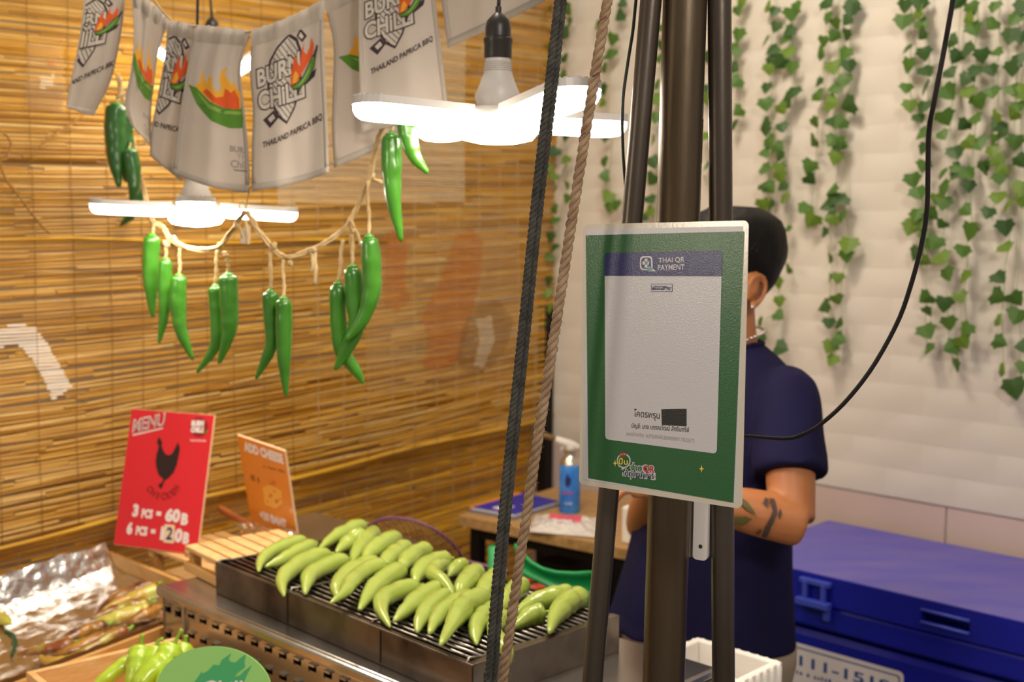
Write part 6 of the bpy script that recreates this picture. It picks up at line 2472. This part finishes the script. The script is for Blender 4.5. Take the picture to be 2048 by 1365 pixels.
# t-shirt
mb = MB()
n = 56
SH = [(.755, .055, .196, .170), (.80, .050, .192, .163), (.88, .038, .184, .150), (.97, .026, .176, .138), (1.07, .016, .176, .132), (1.16, .012, .182, .128), (1.225, .004, .184, .116),
      (1.262, -.002, .176, .102), (1.290, -.006, .156, .088), (1.316, -.008, .112, .076), (1.334, -.007, .072, .068), (1.338, -.006, .066, .064)]
rows = []
for z, f0, a0, b0_ in SH:
    r_ = []
    for j in range(n + 1):
        q = 2 * math.pi * j / n
        c, si = math.cos(q), math.sin(q)
        k = max(0, (1.2 - z) / .45)
        w = 1 + k * (.035 * math.sin(5 * q + 6 * z) + .028 * math.sin(9 * q - 9 * z + 1)) + .02 * mnoise.noise(V((c * 2, si * 2, z * 9)))
        zz = z
        if z < .79:
            zz += .020 * max(0, si) + .012 * mnoise.noise(V((c * 2, si * 2, 4)))   # hem rides up in front
        dropf = 0
        if z > 1.3:
            zz -= .016 * max(0, si) * (z - 1.3) / .038
        r_.append(pp(f0 + b0_ * si * w, a0 * c * w, zz))
    rows.append(r_)
mb.grid(rows)
mb.add(rows[0], [tuple(range(n))])
mb.add(rows[-1], [tuple(range(n - 1, -1, -1))])


def sleeve(S, E, f_end):
    pts, rad = [], []
    e = S.lerp(E, f_end)
    s0 = S - (PLL if S == SHL else -PLL) * .03 + Z * .0
    cur = catmull([s0 - Z * .004, S - Z * .012, S.lerp(E, .35), e], 14)
    for i in range(14):
        k = i / 13
        rad.append(lerp(.056, .068, k) if k > .25 else lerp(.046, .056, k / .25))
    b4 = len(mb.v)
    mb.tube(cur, rad, 24)
    for i in range(b4, len(mb.v)):
        p = mb.v[i]
        kk = (i - b4) // 24 / 13
        mb.v[i] = p + (p - cur[(i - b4) // 24]) * (.10 * mnoise.noise(p * 14) * kk)


sleeve(SHL, ELL, .66)
sleeve(SHR, ELR, .66)
shirt = mb.build('t_shirt', M['shirt'], man, smooth=True)
rm = shirt.modifiers.new('remesh', 'REMESH')
rm.mode = 'VOXEL'
rm.voxel_size = .006
rm.use_smooth_shade = True
sm = shirt.modifiers.new('smooth', 'SMOOTH')
sm.factor = .6
sm.iterations = 9
mb = MB()
col = [pp(SH[-1][1] + (SH[-1][3] + .001) * math.sin(2 * math.pi * j / 40), (SH[-1][2] + .001) * math.cos(2 * math.pi * j / 40), 1.338 - .016 * max(0, math.sin(2 * math.pi * j / 40))) for j in range(41)]
mb.tube(col, .005, 8, caps=False)
mb.build('collar', M['shirt'], man, smooth=True)

# trousers and shoes
mb = MB()
loft(mb, [(.70, .0, .172, .128), (.76, .0, .170, .126), (.84, .0, .160, .115)], n=36)
for sgn in (-1, 1):
    cur = catmull([pp(0, sgn * .078, .76), pp(.01, sgn * .084, .60), pp(.014, sgn * .087, .46), pp(-.004, sgn * .09, .28), pp(-.008, sgn * .092, .055)], 18)
    mb.tube(cur, [.100 - .035 * (i / 17) + .003 * math.sin(i * 1.9) for i in range(18)], 20)
mb.build('trousers', M['pants'], man, smooth=True)
for sgn in (-1, 1):
    mb = MB()
    mb.tube(catmull([pp(-.055, sgn * .09, .042), pp(.0, sgn * .092, .045), pp(.08, sgn * .098, .04), pp(.17, sgn * .104, .032)], 12), [.030, .040, .044, .045, .045, .045, .044, .042, .040, .037, .033, .020], 16)
    mb.build('shoe', M['shoe'], man, smooth=True)

# chain, ear stud, tattoos
mb = MB()
for j in range(46):
    q = 2 * math.pi * j / 46
    c, si = math.cos(q), math.sin(q)
    p = pp(-.004 + .070 * si, .067 * c, 1.352 - .026 * max(0, si) + .014 * max(0, -si))
    mb.lathe(p - Z * .003, [(.0004, 0), (.0030, .001), (.0036, .003), (.0030, .005), (.0004, .006)], 8)
mb.build('necklace', M['silver'], man, smooth=True)
mb = MB()
mb.lathe(pp(.012, .086, HZ + .057), [(.0004, -.004), (.0035, -.002), (.0035, .002), (.0004, .004)], 10)
mb.build('ear_stud', M['silver'], man, smooth=True)


def arm_patch(nm, poly, matl):
    """poly in (t along forearm, angle) on the viewer's side"""
    d = (WRL - ELL).normalized()
    u = V((0, -1, 0))
    u = (u - d * u.dot(d)).normalized()
    w = d.cross(u)

    def fn(x, y, layer):
        c = ELL.lerp(WRL, x)
        r_ = pl([(0, .0415), (.3, .0445), (.5, .0435), (.75, .038), (1, .029)], x) + .0006
        return c + (u * math.cos(y) + w * math.sin(y)) * r_
    P = Print(fn, maxe=.12)
    for p in poly:
        P.poly(p, 0, 0)
    return P.build(nm, matl, man)


arm_patch('tattoo', [[(.22, -.9), (.26, -.9), (.28, -.3), (.25, .4), (.29, .9), (.24, .95), (.21, .4), (.23, -.3)], [(.30, -.8), (.33, -.7), (.31, -.45), (.29, -.5)], [(.30, .5), (.34, .6), (.32, .9), (.29, .85)],
                     [(.18, .1), (.20, .3), (.19, .6), (.17, .4)]], M['tattoo'])
arm_patch('tattoo', [[(.40, -.1), (.46, -.5), (.56, -.6), (.64, -.35), (.55, -.2), (.46, -.05)], [(.38, .1), (.46, .2), (.58, .6), (.56, .75), (.46, .5)]], M['tattoo_green'])
